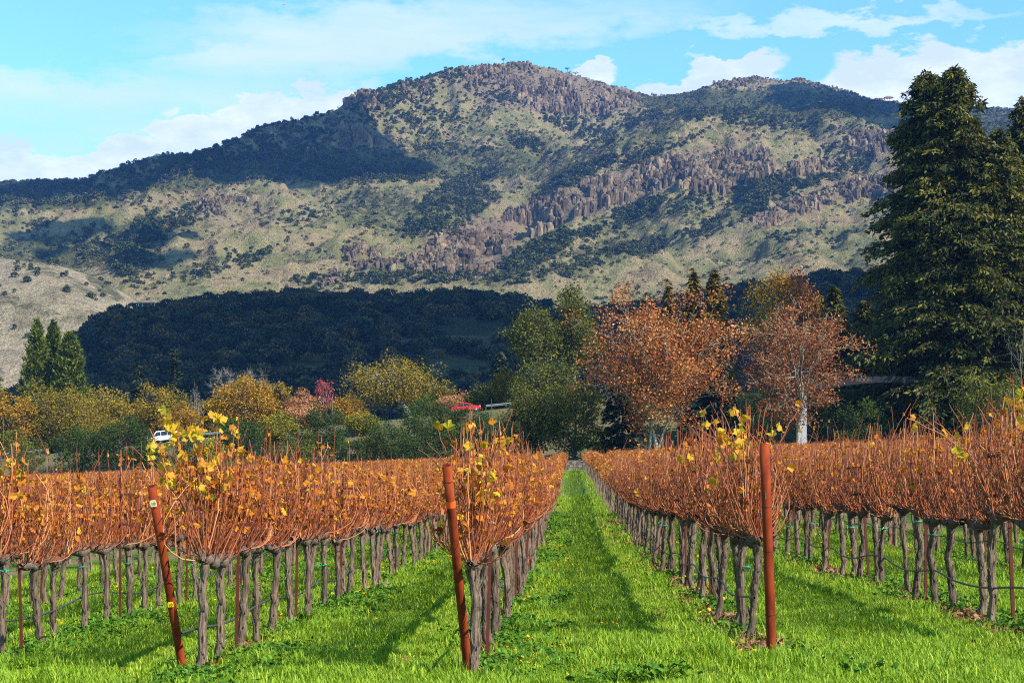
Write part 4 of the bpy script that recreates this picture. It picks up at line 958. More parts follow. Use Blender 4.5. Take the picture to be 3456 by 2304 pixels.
M_INK = rough_mat('tag_ink', (.10, .05, .01), (.16, .09, .02), 20, 0.6, 0.0)

ROWS = {'Z': -5.55, 'A': -3.15, 'B': -0.75, 'C': 1.65, 'D': 4.05, 'E': 6.45, 'Y': -7.95, 'F': 8.85}
ROW_ANG = -math.atan(ROW_T)
VSP = 0.9

def row_pt(X, y):
    x = X + ROW_T * y
    return x, y, float(ground(x, y))

def vine_meshes(seed, leafy, n_cane=64, n_leaf=90, low=False):
    rng = np.random.default_rng(seed)
    # trunk with ropey bark
    S_ = 7 if low else 17; k = 5 if low else 16
    zz = np.linspace(-0.06, 0.90, S_)
    wob = np.cumsum(rng.normal(0, 0.010, (S_, 2)), 0); wob -= np.linspace(0, 1, S_)[:, None] * wob[-1]
    bend = rng.normal(0, 0.025, 2)
    path = np.c_[wob + np.sin(np.linspace(0, np.pi, S_))[:, None] * bend + np.linspace(1, 0, S_)[:, None] * rng.normal(0, 0.05, 2), zz]
    rad = 0.030 * (1 + 0.35 * np.exp(-(zz + 0.06) * 9)) * rng.uniform(0.9, 1.15) * (1 + rng.normal(0, 0.07, S_)); rad[-3:] *= [1.05, 1.25, 1.35]
    V, qd = tubes(path, rad, k)
    if not low:
        Vr = V.reshape(S_, k, 3); c = path[:, None]; th = np.arange(k) * 2 * np.pi / k
        g = 1 + 0.24 * np.sin(6 * th[None] + zz[:, None] * rng.uniform(2, 5) + rng.uniform(0, 6)) + rng.normal(0, 0.05, (S_, k))
        V = (c + (Vr - c) * g[..., None]).reshape(-1, 3)
    tk = Acc().add(V, qd, r=rng.uniform())
    top = path[-1]
    if not low:      # strips of peeling bark
        n = 26; a = rng.uniform(0, 6.28, n); h = rng.uniform(0.05, 0.85, n); pb = np.stack([np.interp(h, zz, path[:, 0]), np.interp(h, zz, path[:, 1]), h], 1)
        od = np.stack([np.cos(a), np.sin(a), np.zeros(n)], 1); st = pb + od * 0.036
        ln = rng.uniform(0.05, 0.16, n)
        pth = np.stack([st, st + od * 0.010 + np.c_[np.zeros((n, 2)), ln * 0.5], st + od * rng.uniform(0.004, 0.03, (n, 1)) + np.c_[rng.normal(0, .008, (n, 2)), ln]], 1)
        V, qd = tubes(pth, np.tile([0.005, 0.004, 0.001], (n, 1)), 3); tk.add(V, qd, r=rng.uniform(0.4, 1))
    # cordon arms
    cd = Acc(); kc = 4 if low else 7; nc = 6 if low else 16
    for s in (-1, 1):
        yy = np.linspace(0, 0.46, nc); cp = np.stack([top[0] * (1 - yy / 0.46) + rng.normal(0, 0.008, nc), top[1] * (1 - yy / 0.46) + s * yy, 0.90 + 0.04 * np.sin(yy / 0.46 * 1.6) + rng.normal(0, 0.010, nc)], 1)
        cr = np.linspace(0.042, 0.027, nc) * (1 + 0.45 * np.abs(rng.normal(0, 0.6, nc)))
        V, qd = tubes(cp, cr, kc); cd.add(V, qd, r=rng.uniform())
        if not low:
            n = 9; b = cp[rng.integers(1, nc, n)]; dr = rng.normal(0, 0.35, (n, 3)); dr[:, 2] = rng.uniform(0.4, 1, n)
            pth = b[:, None] + dr[:, None] * np.array([0, 0.035, 0.075])[None, :, None]
            V, qd = tubes(pth, np.tile([0.020, 0.017, 0.008], (n, 1)), 5); cd.add(V, qd, r=0.4)
            n = 40; b = cp[rng.integers(0, nc, n)]; dr = rng.normal(0, 1, (n, 3)); dr /= np.linalg.norm(dr, axis=1, keepdims=True)
            pth = b[:, None] + dr[:, None] * np.array([0.01, 0.04, 0.055])[None, :, None] + rng.normal(0, 0.006, (n, 3, 3))
            V, qd = tubes(pth, np.tile([0.005, 0.004, 0.001], (n, 1)), 3); cd.add(V, qd, r=0.8)
    # canes
    ns = 4 if low else 9; t = np.linspace(0, 1, ns)
    n = n_cane; y0 = rng.uniform(-0.46, 0.46, n); hgt = rng.uniform(0.52, 0.95, n) * (1 + 0.16 * perlin(y0 * 2.2 + seed * 1.9, y0 * 0)) + 0.40 * (rng.uniform(0, 1, n) > 0.84) * rng.uniform(0, 1, n)
    ax = rng.normal(0, 0.13, n); ay = rng.normal(0, 0.09, n)
    loop = rng.uniform(0, 1, n) < 0.22
    xx = rng.normal(0, 0.02, n)[:, None] + ax[:, None] * np.sin(t[None] * np.pi * 0.62) + np.where(loop, rng.normal(0, 0.14, n), 0)[:, None] * np.sin(np.pi * t[None]) ** 0.7
    yv = y0[:, None] + ay[:, None] * t[None] + np.where(loop, rng.normal(0, 0.16, n), 0)[:, None] * np.sin(np.pi * t[None] * 0.9)
    zv = 0.93 + hgt[:, None] * t[None] ** np.where(loop, 1.35, 1.0)[:, None] - np.where(loop, 0.05, 0)[:, None] * np.sin(np.pi * t[None])
    pth = np.stack([xx, yv, zv], -1); pth[:, 1:] += rng.normal(0, 0.010, (n, ns - 1, 3)) * t[None, 1:, None]
    r0 = (0.0075 if low else 0.0056) * rng.uniform(0.75, 1.25, n)
    V, qd = tubes(pth, r0[:, None] * np.linspace(1, 0.5, ns)[None], 3 if low else 4)
    tone = np.clip(rng.normal(0.55, 0.30, n), 0, 1)
    cn = Acc().add(V, qd, None, np.repeat(tone, ns * (3 if low else 4)))
    if not low:      # short side shoots
        n2 = 70; i = rng.integers(0, n, n2); j = rng.integers(2, ns - 1, n2); b = pth[i, j]
        dr = rng.normal(0, 1, (n2, 3)); dr[:, 2] = np.abs(dr[:, 2]) * 0.8; dr /= np.linalg.norm(dr, axis=1, keepdims=True)
        ln = rng.uniform(0.06, 0.22, n2); p2 = b[:, None] + dr[:, None] * ln[:, None, None] * np.array([0, 0.5, 1])[None, :, None]; p2[:, 1:, 2] += rng.normal(0, 0.02, (n2, 2))
        V, qd = tubes(p2, np.tile([0.0034, 0.003, 0.002], (n2, 1)), 3); cn.add(V, qd, None, np.repeat(np.clip(rng.normal(0.4, 0.2, n2), 0, 1), 9))
    # dry leaves still hanging
    n = n_leaf; i = rng.integers(0, n_cane, n); f = rng.uniform(0.15, 1, n) ** (0.55 if leafy else 0.4); fi = np.minimum((f * (ns - 1)).astype(int), ns - 2); ff = f * (ns - 1) - fi
    pos = pth[i, fi] * (1 - ff)[:, None] + pth[i, fi + 1] * ff[:, None] + rng.normal(0, 0.04, (n, 3)) * [1, 1, .6]
    clump = perlin(pos[:, 1] * 3 + seed * 1.3, pos[:, 2] * 3)
    lv = Acc()
    tone = np.clip(0.45 + clump * 0.35 + rng.normal(0, 0.2, n), 0, 1)
    if low:
        V, qd = stamp(LEAFQ[0], LEAFQ[1], rotmats(n, rng), rng.uniform(0.07, 0.13, n), pos); lv.add(V, qd, None, np.repeat(tone, 4))
    else:
        for s, (tv, tf) in enumerate((lobed_leaf(0.9, 1), lobed_leaf(1.5, 2), lobed_leaf(0.5, 3))):
            m_ = np.arange(n) % 3 == s
            V, tr = stamp(tv, tf, rotmats(int(m_.sum()), rng), rng.uniform(0.05, 0.10, int(m_.sum())), pos[m_]); lv.add(V, None, tr, np.repeat(tone[m_], len(tv)))
    return tk, cd, cn, lv

def set_of(seed, leafy, n_cane, n_leaf):
    tk, cd, cn, lv = vine_meshes(seed, leafy, n_cane, n_leaf)
    return (tk.build('vine_trunk', M_TRUNK, True), cd.build('vine_cordon', M_CORD, True), cn.build('vine_canes', M_CANE, True), lv.build('vine_leaves', M_DRY))
LEAFY = [set_of(1000 + i, True, 62, 105) for i in range(7)]
BARE = [set_of(2000 + i, False, 82, 28) for i in range(7)]
MID = [set_of(3000 + i, True, 70, 66) for i in range(6)]

START = {'A': 13.85, 'B': 12.95, 'C': 14.6, 'D': 13.6, 'Z': 15.0, 'Y': 19.5, 'E': 20.5, 'F': 26.0}
COUNT = {'A': 54, 'B': 52, 'C': 50, 'D': 52, 'Z': 34, 'E': 30, 'Y': 16, 'F': 12}
WHERE = {'A': 'row behind the leaning post tagged 10', 'B': 'row behind the leaning post with orange tape', 'C': 'row behind the upright rusty post',
         'D': 'row right of the upright rusty post', 'Z': 'row left of the post tagged 10', 'E': 'second row right of the upright post',
         'Y': 'second row left of the post tagged 10', 'F': 'third row right of the upright post'}
LOOK0 = {'A': 'brown grapevine with curled orange leaves', 'B': 'brown grapevine with curled orange leaves', 'C': 'nearly leafless brown grapevine', 'D': 'nearly leafless brown grapevine',
        'Z': 'brown grapevine with curled orange leaves', 'E': 'nearly leafless brown grapevine', 'Y': 'brown grapevine with curled orange leaves', 'F': 'nearly leafless brown grapevine'}
LOOK = {r: ('leafy orange grapevine' if r in 'ABZY' else 'nearly leafless brown grapevine') for r in WHERE}
FIRST = {'A': 'grapevine with long gold leaved shoots right behind the leaning post tagged 10', 'B': 'grapevine with upright bare shoots right behind the leaning post with orange tape',
         'C': 'grapevine fanning out shoots and gold leaves right behind the upright rusty post', 'D': 'tall grapevine with gold leaves at the right edge beside the front grass',
         'Z': 'grapevine with gold leaf tips at the left edge of the picture'}
rg = np.random.default_rng(31)
HERO = {}
ORD = ['first', 'second', 'third', 'fourth', 'fifth', 'sixth', 'seventh', 'eighth', 'ninth', 'tenth', 'eleventh', 'twelfth']
used = []
for r, X in ROWS.items():
    pool = {'A': LEAFY, 'Z': LEAFY, 'Y': LEAFY, 'B': MID + LEAFY, 'C': BARE, 'D': BARE, 'E': BARE, 'F': BARE}[r]
    for k in range(COUNT[r]):
        y = START[r] + k * VSP + rg.normal(0, 0.04); x, y, z = row_pt(X + rg.normal(0, 0.025), y)
        v = pool[int(rg.integers(0, len(pool)))]
        if k > 12 and r in 'CDEF' and rg.uniform() < 0.35:
            v = MID[int(rg.integers(0, len(MID)))]
        first = k == 0 and r in FIRST
        lab = FIRST[r] if first else ('%s grapevine back in the %s' % (ORD[k], WHERE[r]) if (k < 10 and r in 'ABCD') else '%s %s' % (('farther ' if r in 'ABCD' else '') + LOOK[r] + ' in the', WHERE[r]))
        o = thing('grapevine', lab, 'grapevine', (x, y, z), (0, 0, ROW_ANG + (math.pi if (rg.uniform() < 0.5 and not first) else 0)), None if first else 'grapevines in the ' + WHERE[r])
        if first:
            HERO[r] = o
        o.scale = (1, 1, float(rg.uniform(0.93, 1.08) * {'C': 1.03, 'D': 1.06, 'E': 1.05, 'F': 1.05}.get(r, 1.0)))
        dl = (0, 0.34 if (first and r in 'ABC') else 0, 0)
        obj('trunk', v[0], o); obj('cordon', v[1], o, dl); obj('canes', v[2], o, dl, kind='stuff'); obj('leaves', v[3], o, dl, kind='stuff')
    used.append((r, START[r] + COUNT[r] * VSP))

# the rest of the vineyard, too many to count
low = []
for i in range(6):
    tk, cd, cn, lv = vine_meshes(5000 + i, True, 38, 66 if i < 4 else 36, low=True)
    ac = Acc()
    for m_, a_ in enumerate((tk, cd, cn, lv)):
        for V in [np.concatenate(a_.v)]:
            ac.add(V, np.concatenate(a_.q), None, np.concatenate(a_.r), m_)
    low.append(ac.build('far_vine', [M_TRUNK, M_CORD, M_CANE, M_DRY], False))
pp = []; ii = []
done = dict(used)
inv = {round(X, 2): r for r, X in ROWS.items()}
for k in range(-27, 22):
    X = round(-0.75 + 2.4 * k, 2); r = inv.get(X)
    ys = done[r] if r else max(13.0, 13.0 + 0.25 * (abs(X) - 8))
    for y in np.arange(ys, 172, VSP):
        x = X + ROW_T * y
        if abs(x / y) > 0.40:
            continue
        pp.append((x + rg.normal(0, 0.03), y + rg.normal(0, 0.05))); ii.append(int(rg.integers(0, 4)) if (X < 1 or rg.uniform() < 0.5) else int(rg.integers(3, 6)))
pp = np.array(pp); n = len(pp)
zz = ground(pp[:, 0], pp[:, 1])
far_rot = np.c_[np.zeros((n, 2)), ROW_ANG + np.pi * rg.integers(0, 2, n)]
scatter('far_vines', np.c_[pp, zz], far_rot, np.stack([rg.uniform(1, 1.35, n), np.ones(n), rg.uniform(0.93, 1.09, n)], 1), np.array(ii), low, label='orange brown grapevines of the farther vineyard rows')

# trellis stakes between the vines
def stake_meshes():
    a = Acc(); w = 0.03
    pr = np.array([(0, 0), (w, 0), (w, .006), (.006, .006), (.006, w), (0, w)]); nk = 6
    V = np.concatenate([np.c_[pr, np.full(nk, -0.2)], np.c_[pr, np.full(nk, 1.78)]])
    a.add(V, [[j, (j + 1) % nk, nk + (j + 1) % nk, nk + j] for j in range(nk)] + [[0, 1, 2, 3], [0, 3, 4, 5], [6, 9, 8, 7], [6, 11, 10, 9]])
    b = Acc(); V = np.array([(x, y, z) for z in (-0.015, 0.015) for y in (-0.006, 0.006) for x in (-0.19, 0.19)])
    b.add(V, [(0, 2, 3, 1), (4, 5, 7, 6), (0, 1, 5, 4), (2, 6, 7, 3), (0, 4, 6, 2), (1, 3, 7, 5)])
    return a.build('stake_post', M_STAKE), b.build('stake_crossarm', M_STAKE)
SP, SC = stake_meshes()
for r, X in ROWS.items():
    y = START[r] + 1.5 * VSP; ks = -1
    while y < START[r] + min(COUNT[r], 40) * VSP:
        x, yy, z = row_pt(X + rg.normal(0, 0.02), y)
        ks += 1
        o = thing('trellis_stake', ('%s rusty stake back in the %s' % (ORD[ks], WHERE[r])) if ks < 6 and r in 'ABCD' else 'distant thin rusty stake in the ' + WHERE[r], 'stake', (x, yy, z), (rg.normal(0, 0.02), rg.normal(0, 0.03), ROW_ANG), 'stakes of the ' + WHERE[r])
        obj('stake', SP, o); obj('crossarm', SC, o, (0, -0.01, 1.22)); obj('crossarm', SC, o, (0, -0.01, 1.58))
        y += 4 * VSP

# drip hose and wires of each near row
for r in 'ZABCDE':
    X = ROWS[r]; y0 = START[r] - (0.45 if r in 'ABC' else 3.0); y1 = START[r] + 60
    ys = np.arange(y0, y1, 0.31); k = np.arange(len(ys))
    hz = 0.36 + 0.035 * np.cos(k * 2 * np.pi / 11.6) + 0.03 * fbm(ys * 0.3 + 7 * X, ys * 0 + X, 2); hx = -0.05 + 0.04 * fbm(ys * 0.5, ys * 0 + X, 2)
    gx = X + ROW_T * ys
    o = obj('drip_hose', Acc().add(*tubes(np.stack([gx + hx, ys, ground(gx, ys) + hz], 1), np.full(len(ys), 0.0105), 6)).build('drip_hose', M_HOSE, True),
            label='dark drip hose strung low along the ' + WHERE[r], category='hose')
    for h, nm in ((0.90, 'lowest'), (1.24, 'middle'), (1.60, 'highest')):
        sag = 0.012 * np.cos(k * 2 * np.pi / 11.6)
        wx = np.zeros(len(ys)) + (0.0 if h < 1 else 0.1)
        obj('trellis_wire', Acc().add(*tubes(np.stack([gx + wx, ys, ground(gx, ys) + h + sag], 1), np.full(len(ys), 0.0022), 4)).build('trellis_wire', M_WIRE, True),
            label='%s taut wire running through the %s' % (nm, WHERE[r]), category='wire')

# ------------------------------------------------------------------ rusty end posts
def on_ground(px, py):
    d = np.linspace(8, 40, 3201); x = (px - 1728) / F * d; z = EYE + (HOR - py) / F * d
    return P(px, py, d[np.argmin(np.abs(z - ground(x, d)))])
def pipe(a, b, r, k=22):
    """open steel pipe from a to b, local to a"""
    ax = (b - a); L = np.linalg.norm(ax); ax = ax / L
    s = np.array([-0.15, 0.02, 0.4 * L, 0.75 * L, L]); path = ax[None] * s[:, None]
    ac = Acc(); V, qd = tubes(path, np.full(5, r), k); ac.add(V, qd)
    pin = ax[None] * np.array([L, L - 0.12])[:, None]; V, qd = tubes(pin, np.full(2, r * 0.88), k); ac.add(V, qd[:, ::-1]); n0 = 4 * k
    V2 = []
    for j in range(k):
        pass
    base = ac.n - 2 * k
    ac.q.append(np.array([[n0 + j, n0 + (j + 1) % k, base + (j + 1) % k, base + j] for j in range(k)])); ac.qm.append(np.zeros(k))
    return ac, ax, L
def band(ax, h, r, wdt, k=22):
    return Acc().add(*tubes(ax[None] * np.array([h - wdt / 2, h + wdt / 2])[:, None], np.full(2, r), k))
def text_mesh(body, size, mat):
    c = bpy.data.curves.new('lettering', 'FONT'); c.body = body; c.size = size; c.align_x = 'CENTER'; c.align_y = 'CENTER'; c.extrude = size * 0.01
    o = bpy.data.objects.new('lettering_source', c); COL.objects.link(o)
    dg = bpy.context.evaluated_depsgraph_get(); dg.update()
    me = bpy.data.meshes.new_from_object(o.evaluated_get(dg)); bpy.data.objects.remove(o)
    me.materials.clear(); me.materials.append(mat)
    return me
def tag_mesh(w, h, mat):
    pr = np.array([(-w / 2, -h / 2), (w / 2, -h / 2), (w / 2, h * .3), (w * .34, h / 2), (-w * .34, h / 2), (-w / 2, h * .3)])
    V = np.concatenate([np.c_[pr, np.zeros(6)], np.c_[pr, np.full(6, .003)]])
    qd = [[j, (j + 1) % 6, 6 + (j + 1) % 6, 6 + j] for j in range(6)] + [[6, 7, 8, 11], [8, 9, 10, 11], [3, 2, 1, 0], [5, 4, 3, 0]]
    return Acc().add(V, qd).build('tag', mat)
POSTS = {'A': (617, 2258, 512, 1640, -0.55, 0.037, 'leaning rusty steel pipe post carrying two tags numbered 10'),
         'B': (1580, 2264, 1508, 1570, -0.75, 0.036, 'leaning rusty steel pipe post wrapped with orange tape'),
         'C': (2605, 2212, 2580, 1497, -0.1, 0.040, 'upright rusty steel pipe post at the head of its row')}
END = {}
for r, (bx, by, tx, ty, dd, rad, label) in POSTS.items():
    a = on_ground(bx, by); b = P(tx, ty, a[1] + dd)
    o = thing('end_post', label, 'post', a)
    ac, ax, L = pipe(np.zeros(3), b - a, rad); obj('pipe', ac.build('end_post_pipe', M_RUST, True), o)
    END[r] = (a, ax, L)
    for h in (0.34, 0.86, L * 0.93 if r == 'B' else 1.22):
        obj('wire_wrap', band(ax, h, rad + 0.003, 0.007).build('wire_wrap', M_STAKE, True), o)
    front = np.array([0, -1.0, 0]); front -= ax * front.dot(ax); front /= np.linalg.norm(front); sidev = np.cross(ax, front) * -1
    if r == 'A':
        for (py, m_, w, h, nm) in ((1690, M_TAG, 0.052, 0.058, 'cream tag stamped 10'), (2026, M_TAGY, 0.048, 0.045, 'yellow tag stamped 10')):
            hh = (by - py) / (by - ty) * L
            e = obj('number_tag', tag_mesh(w, h, m_), o, ax * hh + front * (rad + 0.006)); e['label'] = nm
            Rm = Matrix((np.cross(ax, front), ax, front)).transposed(); e.rotation_euler = Rm.to_euler()
            obj('lettering', text_mesh('10', 0.038, M_INK), e, (0, -0.003, 0.0045))
    if r == 'B':
        hh = (by - 1692) / (by - ty) * L
        obj('tape_band', band(ax, hh, rad + 0.002, 0.055).build('tape_band', M_TAPE, True), o)
        tl = Acc(); q = ax * hh + np.array([-rad - .004, 0, 0]); V = [q, q + [-.03, -.005, -.01], q + [-.035, -.01, -.08], q + [-.015, -.005, -.09]]; tl.add(V, [[0, 1, 2, 3]])
        obj('tape_tail', tl.build('tape_tail', M_TAPE), o)
    if r == 'C':
        hh = (by - 1672) / (by - ty) * L
        obj('clip', Acc().add(*tubes(np.array([ax * hh + front * (rad + .004) + [-.012, 0, -.02], ax * hh + front * (rad + .006) + [-.012, 0, .03]]), np.full(2, .006), 5)).build('clip', M_WIRE), o)

# ------------------------------------------------------------------ long shoots with gold leaves on the first vines
LEAFS = []
for s in range(5):
    tv, tf = lobed_leaf(0.25 + 0.16 * s, 40 + s)
    LEAFS.append(mesh('gold_leaf', tv, [tf], M_GOLDL, rnd=np.full(len(tv), [0.25, 0.55, 0.75, 0.45, 0.95][s])))
TIPS = {'A': [(555, 1395, 10), (600, 1430, 9), (640, 1440, 10), (688, 1402, 9), (735, 1385, 8), (815, 1418, 7), (835, 1440, 6), (505, 1445, 7), (480, 1520, 3), (530, 1540, 12), (590, 1560, 12), (640, 1600, 9), (700, 1540, 8), (760, 1560, 5), (800, 1600, 4), (450, 1510, 0)],
        'B': [(1472, 1432, 1), (1497, 1402, 2), (1560, 1450, 1), (1600, 1418, 3), (1630, 1420, 3), (1645, 1465, 3), (1690, 1470, 3), (1700, 1490, 1), (1410, 1515, 0), (1440, 1490, 0), (1520, 1500, 0), (1585, 1560, 6), (1620, 1600, 5), (1660, 1650, 4), (1540, 1480, 0)],
        'C': [(2360, 1372, 3), (2480, 1362, 6), (2500, 1380, 5), (2525, 1372, 2), (2568, 1368, 0), (2586, 1372, 0), (2605, 1400, 2), (2715, 1352, 1), (2400, 1400, 4), (2330, 1440, 2), (2430, 1378, 1), (2450, 1440, 4), (2290, 1530, 4), (2630, 1420, 2), (2545, 1400, 0), (2380, 1450, 2)],
        'D': [(3446, 1270, 5), (3420, 1310, 4), (3390, 1320, 2), (3350, 1375, 1), (3300, 1370, 0), (3440, 1350, 3), (3230, 1380, 1), (3150, 1420, 2), (3060, 1410, 4), (3100, 1400, 3)],
        'Z': [(20, 1535, 3), (55, 1520, 3), (92, 1512, 4), (80, 1570, 3), (130, 1580, 1)]}
for r, tips in TIPS.items():
    o = HERO[r]; rng = np.random.default_rng(ord(r)); base = np.array(o.location); y0 = base[1]
    inv_m = Matrix.LocRotScale(o.location, o.rotation_euler, o.scale).inverted()
    def loc(p):
        return np.array(inv_m @ Vector(p))
    cn = Acc()
    for (px, py, nl) in tips:
        d = y0 + rng.uniform(0.0, 0.6) + (0.6 if r in 'DZ' else 0)
        tip = P(px, py, d)
        gx = ROWS[r] + ROW_T * d
        st = np.array([gx + rng.normal(0, 0.06) + 0.15 * (tip[0] - gx), d + rng.normal(0, 0.15), float(ground(gx, d)) + 1.0])
        mid = (st + tip) / 2 + np.array([0.12 * (gx - tip[0]), 0, 0.18]) + rng.normal(0, 0.04, 3)
        pth = bezier(st, mid, tip, 14); pth[1:-1] += rng.normal(0, 0.006, (12, 3))
        pl = np.array([loc(q) for q in pth])
        thick = 1.6 if (px, py) == (2715, 1352) else 1.0
        V, qd = tubes(pl, np.linspace(0.0068, 0.0032, 14) * thick, 5); cn.add(V, qd, r=rng.uniform(0.3, 0.75))
        for j in range(nl):
            f = 1 - rng.uniform(0, 1) ** 1.4 * 0.42; i = min(int(f * 13), 12); q = pth[i] + rng.normal(0, 0.035, 3)
            e = obj('leaf', LEAFS[int(rng.integers(0, 5))], o, loc(q), rng.uniform(-1.3, 1.3, 3) + np.array([math.pi / 2, 0, rng.uniform(0, 6.28)]), float(rng.uniform(0.075, 0.13)))
    obj('shoots', cn.build('long_shoots', M_CANE, True), o)

# ------------------------------------------------------------------ grass, weeds, flowers, fallen leaves
L_GRASS = leaf_mat('grass_blade', [(0, (.070, .155, .008)), (.5, (.228, .37, .018)), (1, (.47, .57, .06))], 0.35, 0.35, 0.25)
L_WEED = leaf_mat('weed_leaf', [(0, (.02, .07, .006)), (.5, (.06, .16, .012)), (1, (.14, .27, .022))], 0.25, 0.2)
L_LITT = leaf_mat('fallen_leaf', [(0, (.07, .03, .018)), (.5, (.20, .09, .045)), (1, (.36, .19, .09))], 0.1, 0.2)
L_FLOW = leaf_mat('orange_flower', [(0, (.85, .22, .005)), (1, (.95, .42, .01))], 0.2, 0.2)
L_MUST = leaf_mat('yellow_flower', [(0, (.80, .58, .01)), (1, (.9, .72, .02))], 0.2, 0.1)
def tuft(seed, nb=20, hmin=.04, hmax=.115, spread=.06, w=.0040, mat=None, arch=0.35):
    rng = np.random.default_rng(seed)
    b = np.c_[rng.normal(0, spread, (nb, 2)), np.full(nb, -0.01)]; h = rng.uniform(hmin, hmax, nb); a = rng.uniform(0, 6.28, nb)
    ln = h * rng.uniform(0.1, 2 * arch, nb); od = np.stack([np.cos(a), np.sin(a), np.zeros(nb)], 1); pd = np.stack([-np.sin(a), np.cos(a), np.zeros(nb)], 1) * w * rng.uniform(0.7, 1.3, nb)[:, None]
    m1 = b + od * (ln * .35)[:, None] + np.c_[np.zeros((nb, 2)), h * .6]; tp = b + od * ln[:, None] + np.c_[np.zeros((nb, 2)), h * rng.uniform(0.85, 1.0, nb)]
    V = np.stack([b - pd, b + pd, m1 + pd, m1 - pd, tp], 1).reshape(-1, 3); o = np.arange(nb)[:, None] * 5
    ac = Acc(); ac.add(V, o + np.array([[0, 1, 2, 3]]), o + np.array([[3, 2, 4]]), np.repeat(np.clip(rng.normal(0.5, 0.22, nb), 0, 1), 5))
    return ac.build('grass_tuft', mat or L_GRASS)
tufts = [tuft(i) for i in range(6)] + [tuft(20 + i, 24, .09, .18, .05, .0045) for i in range(2)]
rg = np.random.default_rng(77)
def rowdist(x, y):
    X = x - ROW_T * y; return np.abs((X + 0.75 + 1.2) % ROW_W - 1.2)
def wedge(n, y0, y1, half=0.40, xlim=None):
    y = np.sqrt(rg.uniform(y0 * y0, y1 * y1, n)); x = rg.uniform(-half, half, n) * y
    if xlim is not None:
        k = (x - ROW_T * y > xlim[0]) & (x - ROW_T * y < xlim[1]); x, y = x[k], y[k]
    return x, y
gp = []; gsx = []; gi = []
for (n, y0, y1, s, xl) in ((55000, 9.5, 20, 0.95, None), (56000, 20, 38, 1.15, (-11, 12)), (24000, 38, 80, 1.7, (-6.5, 7.5)), (9000, 80, 176, 2.6, (-1.2, 4.2))):
    x, y = wedge(n, y0, y1, xlim=xl); rd = rowdist(x, y)
    inrow = (y > 12.8)
    keep = (~inrow) | (rd > 0.36) | ((rd > 0.12) & (rg.uniform(0, 1, len(x)) < np.where(x - ROW_T * y < 1, 0.25 + 0.5 * (fbm(x, y, 2) > 0), 0.06 + 0.3 * (fbm(x, y, 2) > 0.3))))
    x, y, rd = x[keep], y[keep], rd[keep]
    X = x - ROW_T * y; cenr = np.abs((X + 0.75) % ROW_W - ROW_W / 2)      # distance from the middle of the alley
    track = np.exp(-((cenr - 0.52) / 0.13) ** 2)
    patch = fbm(x * 0.8, y * 0.8, 3)
    gp.append(np.c_[x, y]); gsx.append(s * (0.8 + 0.35 * rg.uniform(0, 1, len(x)) + 0.18 * patch - 0.42 * track)); gi.append(np.where(patch + rg.normal(0, 0.3, len(x)) > 0.75, rg.integers(6, 8, len(x)), rg.integers(0, 6, len(x))))
gp = np.concatenate(gp); gsx = np.clip(np.concatenate(gsx), 0.35, None); gi = np.concatenate(gi); n = len(gp)
scatter('grass', np.c_[gp, ground(gp[:, 0], gp[:, 1])], np.c_[rg.normal(0, .12, (n, 2)), rg.uniform(0, 6.28, n)], np.stack([gsx, gsx, gsx * rg.uniform(.8, 1.15, n)], 1), gi, tufts, label='bright green grass between the vine rows')

def weed(seed, n=34, r=.10, h=.07, size=.035, mat=None):
    rng = np.random.default_rng(seed); pos = rng.normal(0, 1, (n, 3)) * [r * .6, r * .6, h * .35]; pos[:, 2] = np.abs(pos[:, 2]) + h * .3
    V, qd = stamp(LEAFQ[0], LEAFQ[1], rotmats(n, rng, 0.8), size * rng.uniform(.6, 1.3, n), pos)
    return Acc().add(V, qd, None, np.repeat(np.clip(rng.normal(.5, .2, n), 0, 1), 4)).build('weed_clump', mat or L_WEED)
weeds = [weed(i) for i in range(4)]
def near_rows(n, y0, y1, sd, xl=(-9, 10), off=0.0):
    k = rg.integers(-3, 4, n); X = -0.75 + 2.4 * k + rg.normal(off, sd, n); y = rg.uniform(y0 ** .5, y1 ** .5, n) ** 2; return X + ROW_T * y, y
x, y = near_rows(9000, 12.5, 60, 0.24, off=0.18); keep = (fbm(x * .7 + 3, y * .5, 2) > -0.05) & (rg.uniform(0, 1, len(x)) < np.where(x - ROW_T * y < 1, 1.0, 0.4)); x, y = x[keep], y[keep]; n = len(x)
s = rg.uniform(0.6, 1.6, n) * (1 + 0.012 * y)
scatter('weeds', np.c_[x, y, ground(x, y)], np.c_[np.zeros((n, 2)), rg.uniform(0, 6.28, n)], s, rg.integers(0, 4, n), weeds, label='dark green weeds thick along the feet of the vine rows')
lit = [weed(50 + i, 14, .16, .015, .05, L_LITT) for i in range(3)]
x, y = near_rows(9000, 13, 60, 0.28, off=-0.1); n = len(x)
scatter('leaf_litter', np.c_[x, y, ground(x, y) + .004], np.c_[np.zeros((n, 2)), rg.uniform(0, 6.28, n)], rg.uniform(.6, 1.4, n) * (1 + .008 * y), rg.integers(0, 3, n), lit, label='brown fallen vine leaves under the rows')
def flower(mat, seed, r):
    rng = np.random.default_rng(seed); ac = Acc(); m_ = rng.integers(1, 4)
    for j in range(m_):
        c = np.r_[rng.normal(0, .05, 2), rng.uniform(.09, .15)]; a = np.linspace(0, 2 * np.pi, 9)[:-1]
        V = np.concatenate([[c + [0, 0, .004]], c + np.stack([np.cos(a) * r, np.sin(a) * r, np.sin(a * 3) * .003], 1)]); ac.add(V, None, [[0, 1 + k, 1 + (k + 1) % 8] for k in range(8)], rng.uniform(0, 1))
    return ac.build('flower', mat)
fl = [flower(L_FLOW, i, .013) for i in range(3)] + [flower(L_MUST, 10 + i, .011) for i in range(2)]
